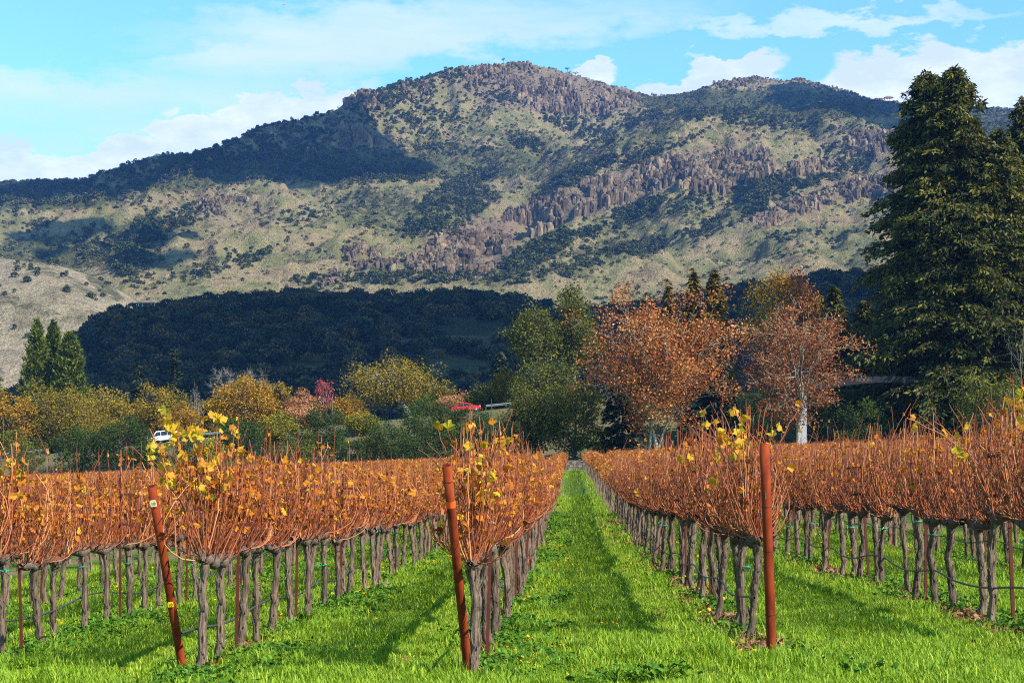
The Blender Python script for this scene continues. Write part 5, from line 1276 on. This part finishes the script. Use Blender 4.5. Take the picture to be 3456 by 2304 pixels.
x, y = near_rows(400, 12.5, 50, 0.4, off=0.25); keep = fbm(x * .6 + 9, y * .4, 2) > 0.0; x, y = x[keep], y[keep]; n = len(x)
scatter('wild_flowers', np.c_[x, y, ground(x, y)], np.c_[rg.normal(0, .3, (n, 2)), rg.uniform(0, 6.28, n)], rg.uniform(.8, 1.5, n) * (1 + .01 * y), np.where(rg.uniform(0, 1, n) < .68, rg.integers(0, 3, n), rg.integers(3, 5, n)), fl, label='tiny orange and yellow wildflowers dotted along the rows')

# ------------------------------------------------------------------ road, rails, cars
M_ASPH = rough_mat('asphalt', (.035, .035, .037), (.07, .068, .066), 2.0, 0.9, 0.01)
M_WHITE = rough_mat('white_paint', (.72, .72, .72), (.82, .82, .80), 3, 0.5, 0.0)
M_YLINE = rough_mat('yellow_line', (.55, .36, .03), (.62, .42, .05), 3, 0.7, 0.0)
M_ZINC = rough_mat('galvanised', (.22, .24, .28), (.36, .39, .44), 3, 0.4, 0.0, metal=0.5)
M_CARW = rough_mat('car_white', (.78, .79, .80), (.82, .83, .84), 1, 0.25, 0.0, spec=0.6)
M_CARR = rough_mat('car_red', (.62, .012, .02), (.66, .016, .025), 1, 0.25, 0.0, spec=0.6)
M_GLASS = rough_mat('car_glass', (.01, .012, .016), (.02, .022, .03), 1, 0.08, 0.0, spec=0.8)
M_TYRE = rough_mat('tyre', (.012, .012, .012), (.03, .03, .03), 20, 0.85, 0.0)
M_LAMP = rough_mat('lamp_glass', (.75, .75, .72), (.85, .85, .8), 2, 0.1, 0.0, spec=0.8)
def strip(name, y0, y1, x0, x1, dz, mat, n=60, **pr):
    xs = np.linspace(x0, x1, n); V = []
    for y in (y0, y1):
        V.append(np.stack([xs, np.full(n, y), ground(xs, np.full(n, 236.0)) + dz], 1))
    V = np.concatenate(V); i = np.arange(n - 1)
    return obj(name, mesh(name, V, [np.stack([i, i + 1, n + i + 1, n + i], 1)], mat), **pr)
strip('road', 231.6, 240.2, -130, 110, 0.05, M_ASPH, kind='structure')
for y in (232.2, 239.5):
    strip('road_marking', y, y + 0.12, -130, 110, 0.056, M_WHITE, kind='structure')
strip('road_marking', 235.85, 236.0, -130, 110, 0.056, M_YLINE, kind='structure')

def box(ac, x0, x1, y0, y1, z0, z1, m=0):
    V = np.array([(x, y, z) for z in (z0, z1) for y in (y0, y1) for x in (x0, x1)])
    ac.add(V, [(0, 2, 3, 1), (4, 5, 7, 6), (0, 1, 5, 4), (2, 6, 7, 3), (0, 4, 6, 2), (1, 3, 7, 5)], m=m)
    return ac
def guardrail(px0, px1, label):
    x0 = (px0 - 1728) / F * 231; x1 = (px1 - 1728) / F * 231
    xs = np.arange(x0, x1 + 0.1, 1.9); b = np.array([xs[0], 230.9, float(ground(xs[0], 236))])
    o = thing('guardrail', label, 'guardrail', b)
    prof = np.array([(0, .44), (-.08, .50), (-.08, .54), (0, .60), (-.08, .66), (-.08, .70), (0, .76)]); k = len(prof); V = []
    for x in xs:
        z = float(ground(x, 236)) - b[2]; V.append(np.c_[np.full(k, x - b[0]), prof[:, 0], prof[:, 1] + z])
    V = np.concatenate(V); qd = [[i * k + j, i * k + j + 1, (i + 1) * k + j + 1, (i + 1) * k + j] for i in range(len(xs) - 1) for j in range(k - 1)]
    obj('rail', Acc().add(V, qd).build('guardrail_beam', M_ZINC), o)
    pm = box(Acc(), -.06, .06, 0.01, .16, -.4, .74).build('guardrail_post', M_BARK)
    for x in xs[::2]:
        obj('post', pm, o, (x - b[0], 0, float(ground(x, 236)) - b[2]))
guardrail(-60, 185, 'grey guardrail at the left edge beyond the vines')
guardrail(590, 1030, 'grey guardrail glimpsed between the bushes below the orange tree')
guardrail(1640, 1810, 'grey guardrail showing right of the red car')

def car(name, label, px, d, paint, suv, head):
    x = (px - 1728) / F * d; o = thing(name, label, 'car', (x, d, float(ground(x, 236)) + 0.06), (0, -0.0997 * 1.0, 0))
    if head < 0:
        o.rotation_euler = (0, 0.0997, math.pi)
    if suv:
        prof = [(-2.3, .45), (-2.35, .75), (-2.3, 1.0), (-2.2, 1.72), (-1.9, 1.80), (.55, 1.80), (1.15, 1.16), (2.2, 1.02), (2.35, .80), (2.3, .42)]; wins = [[(-2.08, 1.14), (-1.95, 1.66), (-1.1, 1.68), (-1.1, 1.14)], [(-1.0, 1.14), (-1.0, 1.68), (-.15, 1.68), (-.15, 1.14)], [(-.05, 1.14), (-.05, 1.68), (.5, 1.66), (.98, 1.16)]]; hw = .92
    else:
        prof = [(-2.1, .35), (-2.15, .70), (-2.05, .92), (-1.65, 1.0), (-.95, 1.38), (-.2, 1.43), (.35, 1.36), (1.05, .98), (1.95, .82), (2.12, .62), (2.08, .32)]; wins = [[(-1.35, 1.0), (-.9, 1.31), (-.35, 1.34), (-.35, 1.0)], [(-.25, 1.0), (-.25, 1.34), (.3, 1.29), (.85, .99)]]; hw = .86
    pr = np.array(prof); k = len(pr); ac = Acc()
    V = []
    for y, s in ((-hw, .95), (-hw * .97, 1.0), (hw * .97, 1.0), (hw, .95)):
        tz = np.clip((pr[:, 1] - 1.0) / .8, 0, 1); V.append(np.c_[pr[:, 0] * (s if abs(y) == hw else 1), y * (1 - .16 * tz), (pr[:, 1] - .7) * s + .7])
    V = np.concatenate(V); qd = [[l * k + j, l * k + (j + 1) % k, (l + 1) * k + (j + 1) % k, (l + 1) * k + j] for l in range(3) for j in range(k)]
    ac.add(V, qd); mid = [[0, j, j + 1] for j in range(1, k - 1)]; ac.t.append(np.array(mid)); ac.tm.append(np.zeros(len(mid))); ac.t.append(np.array(mid)[:, ::-1] + 3 * k); ac.tm.append(np.zeros(len(mid)))
    obj('body', ac.build('car_body', paint), o)
    for w in wins:
        for s in (-1, 1):
            w_ = np.array(w); tz = np.clip((w_[:, 1] - 1.0) / .8, 0, 1); yy = s * (hw * (1 - .16 * tz) + .012)
            V = np.c_[w_[:, 0], yy, w_[:, 1]]; V2 = V - [0, s * .02, 0]; n = len(w_)
            V = np.concatenate([V, V2]); f = [[0, 1, 2, 3], [7, 6, 5, 4]] + [[j, (j + 1) % 4, 4 + (j + 1) % 4, 4 + j] for j in range(4)]
            obj('window', Acc().add(V, f).build('car_window', M_GLASS), o)
    i = 6 if suv else 6; a, b_ = pr[i - 1], pr[i]
    wsx = np.array([a * .9 + b_ * .1, a * .1 + b_ * .9]); nrm = np.array([b_[1] - a[1], -(b_[0] - a[0])]); nrm = -nrm / np.linalg.norm(nrm) * .012
    V = [(wsx[0][0] + nrm[0], -hw * .78, wsx[0][1] + nrm[1]), (wsx[0][0] + nrm[0], hw * .78, wsx[0][1] + nrm[1]), (wsx[1][0] + nrm[0], hw * .86, wsx[1][1] + nrm[1]), (wsx[1][0] + nrm[0], -hw * .86, wsx[1][1] + nrm[1])]
    obj('windscreen', Acc().add(V, [[0, 1, 2, 3]]).build('car_windscreen', M_GLASS), o)
    for sx in (-1.38, 1.38):
        for s in (-1, 1):
            r_ = .36 if suv else .31
            path = np.array([[sx, s * (hw - .22), r_], [sx, s * (hw - .20), r_], [sx, s * (hw + .005), r_], [sx, s * (hw + .02), r_]]); V, q_ = tubes(path, np.array([r_ * .5, r_, r_, r_ * .82]), 18)
            w = obj('wheel', Acc().add(V, q_).build('tyre', M_TYRE, True), o)
            V, q_ = tubes(np.array([[sx, s * (hw + .01), r_], [sx, s * (hw + .025), r_], [sx, s * (hw + .03), r_]]), np.array([r_ * .66, r_ * .6, .01]), 14); obj('rim', Acc().add(V, q_).build('rim', M_ZINC, True), w)
    fx = 2.33 if suv else 2.06
    for s in (-1, 1):
        obj('headlight', box(Acc(), fx - .12, fx + .012, s * hw * .72 - .16, s * hw * .72 + .16, .68, .84).build('headlight', M_LAMP), o)
        obj('tail_light', box(Acc(), -fx - .03, -fx + .1, s * hw * .75 - .1, s * hw * .75 + .1, .78, .95).build('tail_light', M_CARR), o)
car('parked_car', 'white sport utility car half hidden behind the left bushes', 548, 236.5, M_CARW, True, -1)
car('parked_car', 'red car showing above the green bushes in the middle', 1575, 235.5, M_CARR, False, 1)
px = 1121; x = (px - 1728) / F * 255; zb = float(ground(x, 255)); H = EYE + (HOR - 1347) / F * 255 - zb
po = thing('wooden_pole', 'dark wooden pole standing among the autumn trees below the red tree', 'pole', (x, 255, zb))
obj('shaft', Acc().add(*tubes(np.array([[0, 0, -.5], [0, 0, H * .5], [0, 0, H]]), np.array([.17, .15, .13]), 9)).build('pole_shaft', M_BARK, True), po)
obj('cap', Acc().add(*tubes(np.array([[0, 0, H], [0, 0, H + .02], [0, 0, H + .03]]), np.array([.14, .14, .01]), 9)).build('pole_cap', M_STAKE, True), po)

# ------------------------------------------------------------------ stone wall and path at the end of the middle alley
M_STONE = rough_mat('field_stone', (.07, .055, .045), (.22, .18, .15), 5, 0.9, 0.03, use_rnd=0.8)
M_MORT = rough_mat('mortar', (.10, .09, .08), (.18, .16, .14), 8, 0.95, 0.01)
M_PATH = rough_mat('gravel_path', (.26, .23, .18), (.40, .36, .30), 4, 0.95, 0.01)
rg = np.random.default_rng(91)
wx0, wx1, wd = (1868 - 1728) / F * 177, (1992 - 1728) / F * 177, 177.0
wz = float(ground((wx0 + wx1) / 2, wd)); W = wx1 - wx0
wo = thing('stone_wall', 'low dry stone wall closing the far end of the middle grass alley', 'wall', (wx0, wd, wz))
obj('core', box(Acc(), 0, W, .06, .40, -.3, 0.98).build('wall_core', M_MORT), wo)
for c in range(5):
    x = -rg.uniform(0, .2); z0 = c * .20
    while x < W:
        w = rg.uniform(.22, .46); V = np.array([(a, b_, z) for z in (z0 + .01, z0 + .19 + rg.uniform(-.01, .015)) for b_ in (0, .10) for a in (x + .012, x + w - .012)]); V = V + rg.normal(0, .012, V.shape); V[[0, 1, 4, 5], 1] -= rg.uniform(0, .04)
        obj('stone', Acc().add(V, [(0, 2, 3, 1), (4, 5, 7, 6), (0, 1, 5, 4), (2, 6, 7, 3), (0, 4, 6, 2), (1, 3, 7, 5)], r=rg.uniform()).build('stone', M_STONE), wo); x += w
x = -.05
while x < W:
    w = rg.uniform(.4, .7); ac = Acc(); V = np.array([(a, b_, z) for z in (1.0, 1.10) for b_ in (-.06, .46) for a in (x + .01, x + w - .01)]) + rg.normal(0, .012, (8, 3))
    obj('capstone', ac.add(V, [(0, 2, 3, 1), (4, 5, 7, 6), (0, 1, 5, 4), (2, 6, 7, 3), (0, 4, 6, 2), (1, 3, 7, 5)], r=rg.uniform(.5, 1)).build('capstone', M_STONE), wo); x += w
xs = np.linspace(-20, 40, 50); V = np.concatenate([np.stack([xs, np.full(50, y), ground(xs, np.full(50, y)) + .03], 1) for y in (174.0, 175.0, 176.2)]); i = np.arange(49)
obj('path', mesh('path', V, [np.concatenate([np.stack([i, i + 1, 50 + i + 1, 50 + i], 1), np.stack([50 + i, 50 + i + 1, 100 + i + 1, 100 + i], 1)])], M_PATH), kind='structure')

# ------------------------------------------------------------------ gateway with its arched sign
M_GATE = rough_mat('white_render', (.30, .32, .37), (.38, .40, .44), 2, 0.8, 0.005)
M_SIGN = rough_mat('sign_board', (.004, .005, .010), (.008, .009, .016), 2, 0.6, 0.0)
M_LETT = rough_mat('sign_letters', (.13, .075, .045), (.17, .10, .06), 3, 0.6, 0.0)
gd = 199.0; gx0 = (2706 - 1728) / F * gd; gx1 = (3290 - 1728) / F * gd
def zat(py, d):
    return EYE + (HOR - py) / F * d
gz = float(ground(gx0, gd)); go = thing('gateway', 'white pillared gateway with a dark arched name board behind the dark russet sycamore', 'gateway', (gx0, gd, gz))
for px_, nm in ((0.0, 'pillar'), (gx1 - gx0, 'pillar')):
    ac = Acc(); ht = zat(1318, gd) - gz; box(ac, px_ - .52, px_ + .52, -.5, .5, -.3, ht); p_ = obj('pillar', ac.build('pillar', M_GATE), go)
    obj('pillar_cap', box(Acc(), px_ - .66, px_ + .66, -.64, .64, ht + .003, ht + .28).build('pillar_cap', M_GATE), p_)
    obj('pillar_base', box(Acc(), px_ - .6, px_ + .6, -.58, .58, -.35, .5).build('pillar_base', M_GATE), p_)
n = 25; t = np.linspace(0, 1, n); xs = (gx1 - gx0) * t; bow = 1.5 * (1 - (2 * t - 1) ** 2); zlo = zat(1332, gd) - gz + bow; zhi = zat(1310, gd) - gz + bow
V = np.concatenate([np.stack([xs, np.full(n, y), z], 1) for y, z in ((-.06, zlo), (-.06, zhi), (.06, zhi), (.06, zlo))]); i = np.arange(n - 1)
qd = np.concatenate([np.stack([a * n + i, a * n + i + 1, b_ * n + i + 1, b_ * n + i], 1) for a, b_ in ((0, 1), (1, 2), (2, 3), (3, 0))])
sg = obj('name_board', Acc().add(V, qd).build('name_board', M_SIGN), go)
lx = (2916 - 1728) / F * gd - gx0; lt = lx / (gx1 - gx0); lz = zat(1321, gd) - gz + 1.5 * (1 - (2 * lt - 1) ** 2)
obj('lettering', text_mesh('NDON', 0.62, M_LETT), sg, (lx, -.075, lz), (math.pi / 2, -0.0, 0))

# ------------------------------------------------------------------ houses on the heights, summit tree, bird
M_HWALL = rough_mat('house_wall', (.66, .60, .52), (.76, .70, .62), 1, 0.8, 0.0)
M_HROOF = rough_mat('house_roof', (.18, .09, .075), (.28, .15, .12), 1, 0.8, 0.0)
M_HDARK = rough_mat('house_opening', (.012, .012, .016), (.03, .03, .04), 1, 0.3, 0.0)
M_HWOOD = rough_mat('house_timber', (.10, .06, .055), (.17, .11, .09), 1, 0.8, 0.0)
def surf(qx, d0, d1, zf):
    """highest standing place on a hill along one sight line"""
    ys = np.linspace(d0, d1, 400); xs = (qx * Q - 1728) / F * ys; zs = zf(xs, ys); k = np.argmax((zs - EYE) / ys); return np.array([xs[k], ys[k], zs[k]])
def hip(ac, x0, x1, y0, y1, z0, h, m=0):
    i = min((x1 - x0), (y1 - y0)) * .42; V = [(x0, y0, z0), (x1, y0, z0), (x1, y1, z0), (x0, y1, z0), (x0 + i, (y0 + y1) / 2, z0 + h), (x1 - i, (y0 + y1) / 2, z0 + h)]
    ac.add(V, [(0, 1, 5, 4), (2, 3, 4, 5), (3, 2, 1, 0)], [(1, 2, 5), (3, 0, 4)], m=m); return ac
c_ = np.where(np.abs(M_QX - 2040) < 4)[0]; hp = M_PT[c_[np.argmin(M_QY[c_])]]
hz = hp[2] + 1.0
h1 = thing('ridge_house', 'pale house with brown roofs on the right hand skyline of the mountain', 'house', (hp[0], hp[1], hz)); h1.scale = (.75, .75, .75)
obj('wall', box(Acc(), -7, 12, -5, 6, -7, 6.2).build('house_wall', M_HWALL), h1); obj('wing_wall', box(Acc(), -30, -9, -4, 5, -7, 3.6).build('wing_wall', M_HWALL), h1)
r1 = obj('roof', hip(Acc(), -9, 15, -7, 8, 6.2, 5.0).build('house_roof', M_HROOF), h1); obj('wing_roof', hip(Acc(), -31, -8, -5.2, 6.2, 3.62, 2.6).build('wing_roof', M_HROOF), h1)
obj('chimney', box(Acc(), 6, 7.4, 0, 1.4, 9, 13).build('house_chimney', M_HWALL), r1)
for a in (-5, -1, 3, 7):
    obj('window', box(Acc(), a, a + 2.4, -5.15, -5.0, 1.5, 4.6).build('house_window', M_HDARK), h1)
for a in (-27, -21, -15):
    obj('window', box(Acc(), a, a + 3, -4.15, -4.0, .8, 2.8).build('house_window', M_HDARK), h1)
p2 = surf(337, 900, 1020, foot_z); h2z = EYE + (HOR - 1040) / F * p2[1]
h2 = thing('hill_house', 'long low brown house with pale porch posts on the shaded foothill crest', 'house', (p2[0], p2[1], max(h2z, p2[2])))
obj('wall', box(Acc(), -8, 7, -2.4, 4, -4, 2.5).build('hill_wall', M_HWOOD), h2)
obj('roof', hip(Acc(), -9.5, 8.6, -4.6, 5.5, 2.5, 1.3).build('hill_roof', M_HROOF), h2)
for a in (-5.2, -4.2, -1.5, 3.6, 5.8):
    obj('porch_post', box(Acc(), a - .14, a + .14, -4.2, -3.9, -4, 2.5).build('porch_post', M_HWALL), h2)
for a in (-3.9, -7.2, 4.1):
    obj('window', box(Acc(), a, a + 1.7, -2.5, -2.38, .2, 2.0).build('hill_window', M_HDARK), h2)
def skyline_tree(qx, label, s, h):
    c = np.where(np.abs(M_QX - qx) < 3)[0]; k = c[np.argmin(M_QY[c])]; p = M_PT[k]
    o = thing('skyline_tree', label, 'tree', (p[0], p[1], p[2] - 1)); ac = Acc(); rng = np.random.default_rng(int(qx))
    V, q_ = tubes(np.array([[0, 0, -1], [.3, 0, h * .4], [0, 0, h * .8]]), np.array([.5, .4, .25]), 5); ac.add(V, q_)
    for j in range(6):
        a = rng.uniform(0, 6.28); V, q_ = tubes(np.array([[0, 0, h * .5], [math.cos(a) * s * .5, math.sin(a) * s * .5, h * .72], [math.cos(a) * s, math.sin(a) * s, h * .85]]), np.array([.3, .2, .1]), 4); ac.add(V, q_)
    obj('trunk', ac.build('trunk', M_GREY), o)
    n = 90; d = rng.normal(size=(n, 3)); d /= np.linalg.norm(d, axis=1, keepdims=True); pos = d * rng.uniform(.4, 1, (n, 1)) * [s * 1.1, s * 1.1, h * .22] + [0, 0, h * .82]
    V, q_ = stamp(LEAFQ[0], LEAFQ[1], rotmats(n, rng, .5), rng.uniform(.8, 1.6, n), pos); obj('crown', Acc().add(V, q_, None, np.repeat(rng.uniform(.2, .8, n), 4)).build('crown', L_HILL), o)
skyline_tree(1157, 'small umbrella shaped tree alone on the summit skyline', 4.5, 11)
skyline_tree(1302, 'dark round tree on the skyline just right of the summit, left of two', 5, 8)
skyline_tree(1322, 'dark round tree on the skyline just right of the summit, right of two', 5.5, 7)
bp = P(959, 18, 420); bo = thing('bird', 'white bird gliding high in the sky left of the summit', 'bird', bp, (0, 0, .3))
M_BIRD = rough_mat('bird_feather', (.30, .34, .42), (.8, .8, .8), 6, 0.8, 0.0)
ac = Acc(); ac.add(*tubes(np.array([[0, -.28, 0], [0, -.2, .01], [0, 0, .02], [0, .2, .0], [0, .36, -.01]]), np.array([.01, .06, .085, .05, .01]), 8))
for s in (-1, 1):
    V = np.array([(s * .04, -.12, .04), (s * .30, -.16, .12), (s * .62, -.02, .05), (s * .30, .06, .11), (s * .04, .12, .03)]); V = np.concatenate([V, V - [0, 0, .012]])
    ac.add(V, [[0, 1, 3, 4], [9, 8, 6, 5]], [[1, 2, 3], [8, 7, 6]])
obj('body', ac.build('bird_body', M_BIRD, True), bo)

# ------------------------------------------------------------------ small things in the grass and on the rows
p = on_ground(1301, 1988); bm = bmesh.new(); bmesh.ops.create_icosphere(bm, subdivisions=2, radius=1); V = np.array([v.co[:] for v in bm.verts]); T_ = np.array([[v.index for v in f.verts] for f in bm.faces]); bm.free()
V = V * [.095, .07, .065] * (1 + .18 * np.random.default_rng(3).normal(size=(len(V), 1)) * .6)
obj('field_stone', Acc().add(V, None, T_, .9).build('field_stone', M_STONE), None, p + [0, 0, .06], label='single pale stone at the foot of the row behind the tagged post', category='stone')
for (px_, py_, d, L_, nm) in ((1779, 1890, 28, .20, 'red marker ribbon hanging on the taped row, farther of two'), (1761, 1930, 25.5, .19, 'red marker ribbon hanging on the taped row, nearer of two'), (1776, 1800, 30, .15, 'pale red ribbon tied to the cordon of the taped row')):
    q = P(px_, py_, d); ac = Acc(); t = np.linspace(0, 1, 6); c = np.stack([.02 * np.sin(t * 4), -.01 * t, L_ * (.5 - t)], 1); w = np.array([.02, 0, 0])
    V = np.concatenate([c - w, c + w]); ac.add(V, [[i, i + 1, 6 + i + 1, 6 + i] for i in range(5)]); o = obj('marker_ribbon', ac.build('marker_ribbon', M_RIB), None, q, label=nm, category='ribbon')
br = np.array([P(2345, 1965, 21.2), P(2372, 1934, 21), P(2396, 1914, 20.8), P(2412, 1916, 20.9), P(2432, 1932, 21.1)])
obj('broken_cane', Acc().add(*tubes(br - br[0], np.array([.005, .012, .016, .014, .008]), 6), r=1.0).build('broken_cane', M_GREY, True), None, br[0], label='pale broken cane hanging off the row behind the upright post', category='cane')
tie = Acc().add(*tubes(np.array([[.045 * math.cos(a), .045 * math.sin(a), 0] for a in np.linspace(0, 6.0, 10)]), np.full(10, .006), 4)).add(*tubes(np.array([[.045, 0, 0], [.075, .01, .02], [.10, .0, .0]]), np.full(3, .007), 4)).build('green_tie', M_TIE)
vines = [o for o in list(COL.objects) if o.name.startswith('grapevine')]
for o in vines:
    if o.location.y < 34 and rg.uniform() < .22:
        obj('tie', tie, o, (0, 0, float(rg.uniform(.55, .9))), (0, .2, float(rg.uniform(0, 6))))
ML = [mesh('mallow_leaf', *[(lambda a: (a[0], [a[1]]))(lobed_leaf(.18 + .1 * s, 80 + s))][0], L_WEED, rnd=np.full(16, .3 + .25 * s)) for s in range(3)]
for (px_, d, s_, n_, lab) in ((2080, 11.75, .36, 46, 'dark leafy mallow plant at the bottom edge, left of two close together'), (2235, 11.75, .30, 40, 'dark leafy mallow plant at the bottom edge, right of two close together'), (2930, 11.6, .20, 20, 'small leafy plant at the bottom edge right of the upright post')):
    x = (px_ - 1728) / F * d; z = float(ground(x, d)); o = thing('mallow_plant', lab, 'plant', (x, d, z)); rng = np.random.default_rng(px_); ac = Acc()
    for j in range(n_):
        a = rng.uniform(0, 6.28); r_ = s_ * rng.uniform(.1, 1) ** .6; hh = .20 * (1 - .5 * (r_ / s_)) * rng.uniform(.7, 1.2); tipp = np.array([math.cos(a) * r_, math.sin(a) * r_ * .5, hh])
        ac.add(*tubes(np.array([[0, 0, 0], tipp * [.5, .5, .75], tipp]), np.array([.003, .003, .002]), 3), r=.7)
        obj('leaf', ML[j % 3], o, tipp, (rng.normal(0, .45), rng.normal(0, .45), rng.uniform(0, 6.28)), float(rng.uniform(.05, .095)))
    obj('stems', ac.build('mallow_stems', L_WEED), o)

# ------------------------------------------------------------------ the air between here and the mountain
def haze():
    m, t = new_mat('valley_air')
    v = t.n('ShaderNodeVolumePrincipled'); v.inputs['Color'].default_value = (0.15, 0.36, 1.0, 1); v.inputs['Density'].default_value = HAZE
    v.inputs['Anisotropy'].default_value = 0.0
    o = t.n('ShaderNodeOutputMaterial'); t.l(v.outputs[0], o.inputs['Volume'])
    x0, x1, y0, y1, z0, z1 = -6500, 6500, -60, 9200, -60, 780
    V = [(x, y, z) for z in (z0, z1) for y in (y0, y1) for x in (x0, x1)]
    FQ_ = [(0, 2, 3, 1), (4, 5, 7, 6), (0, 1, 5, 4), (2, 6, 7, 3), (0, 4, 6, 2), (1, 3, 7, 5)]
    me = mesh('haze', V, [np.array(FQ_)], m)
    obj('haze', me, kind='stuff', label='thin blue haze filling the valley')
HAZE = 6.2e-5
haze()
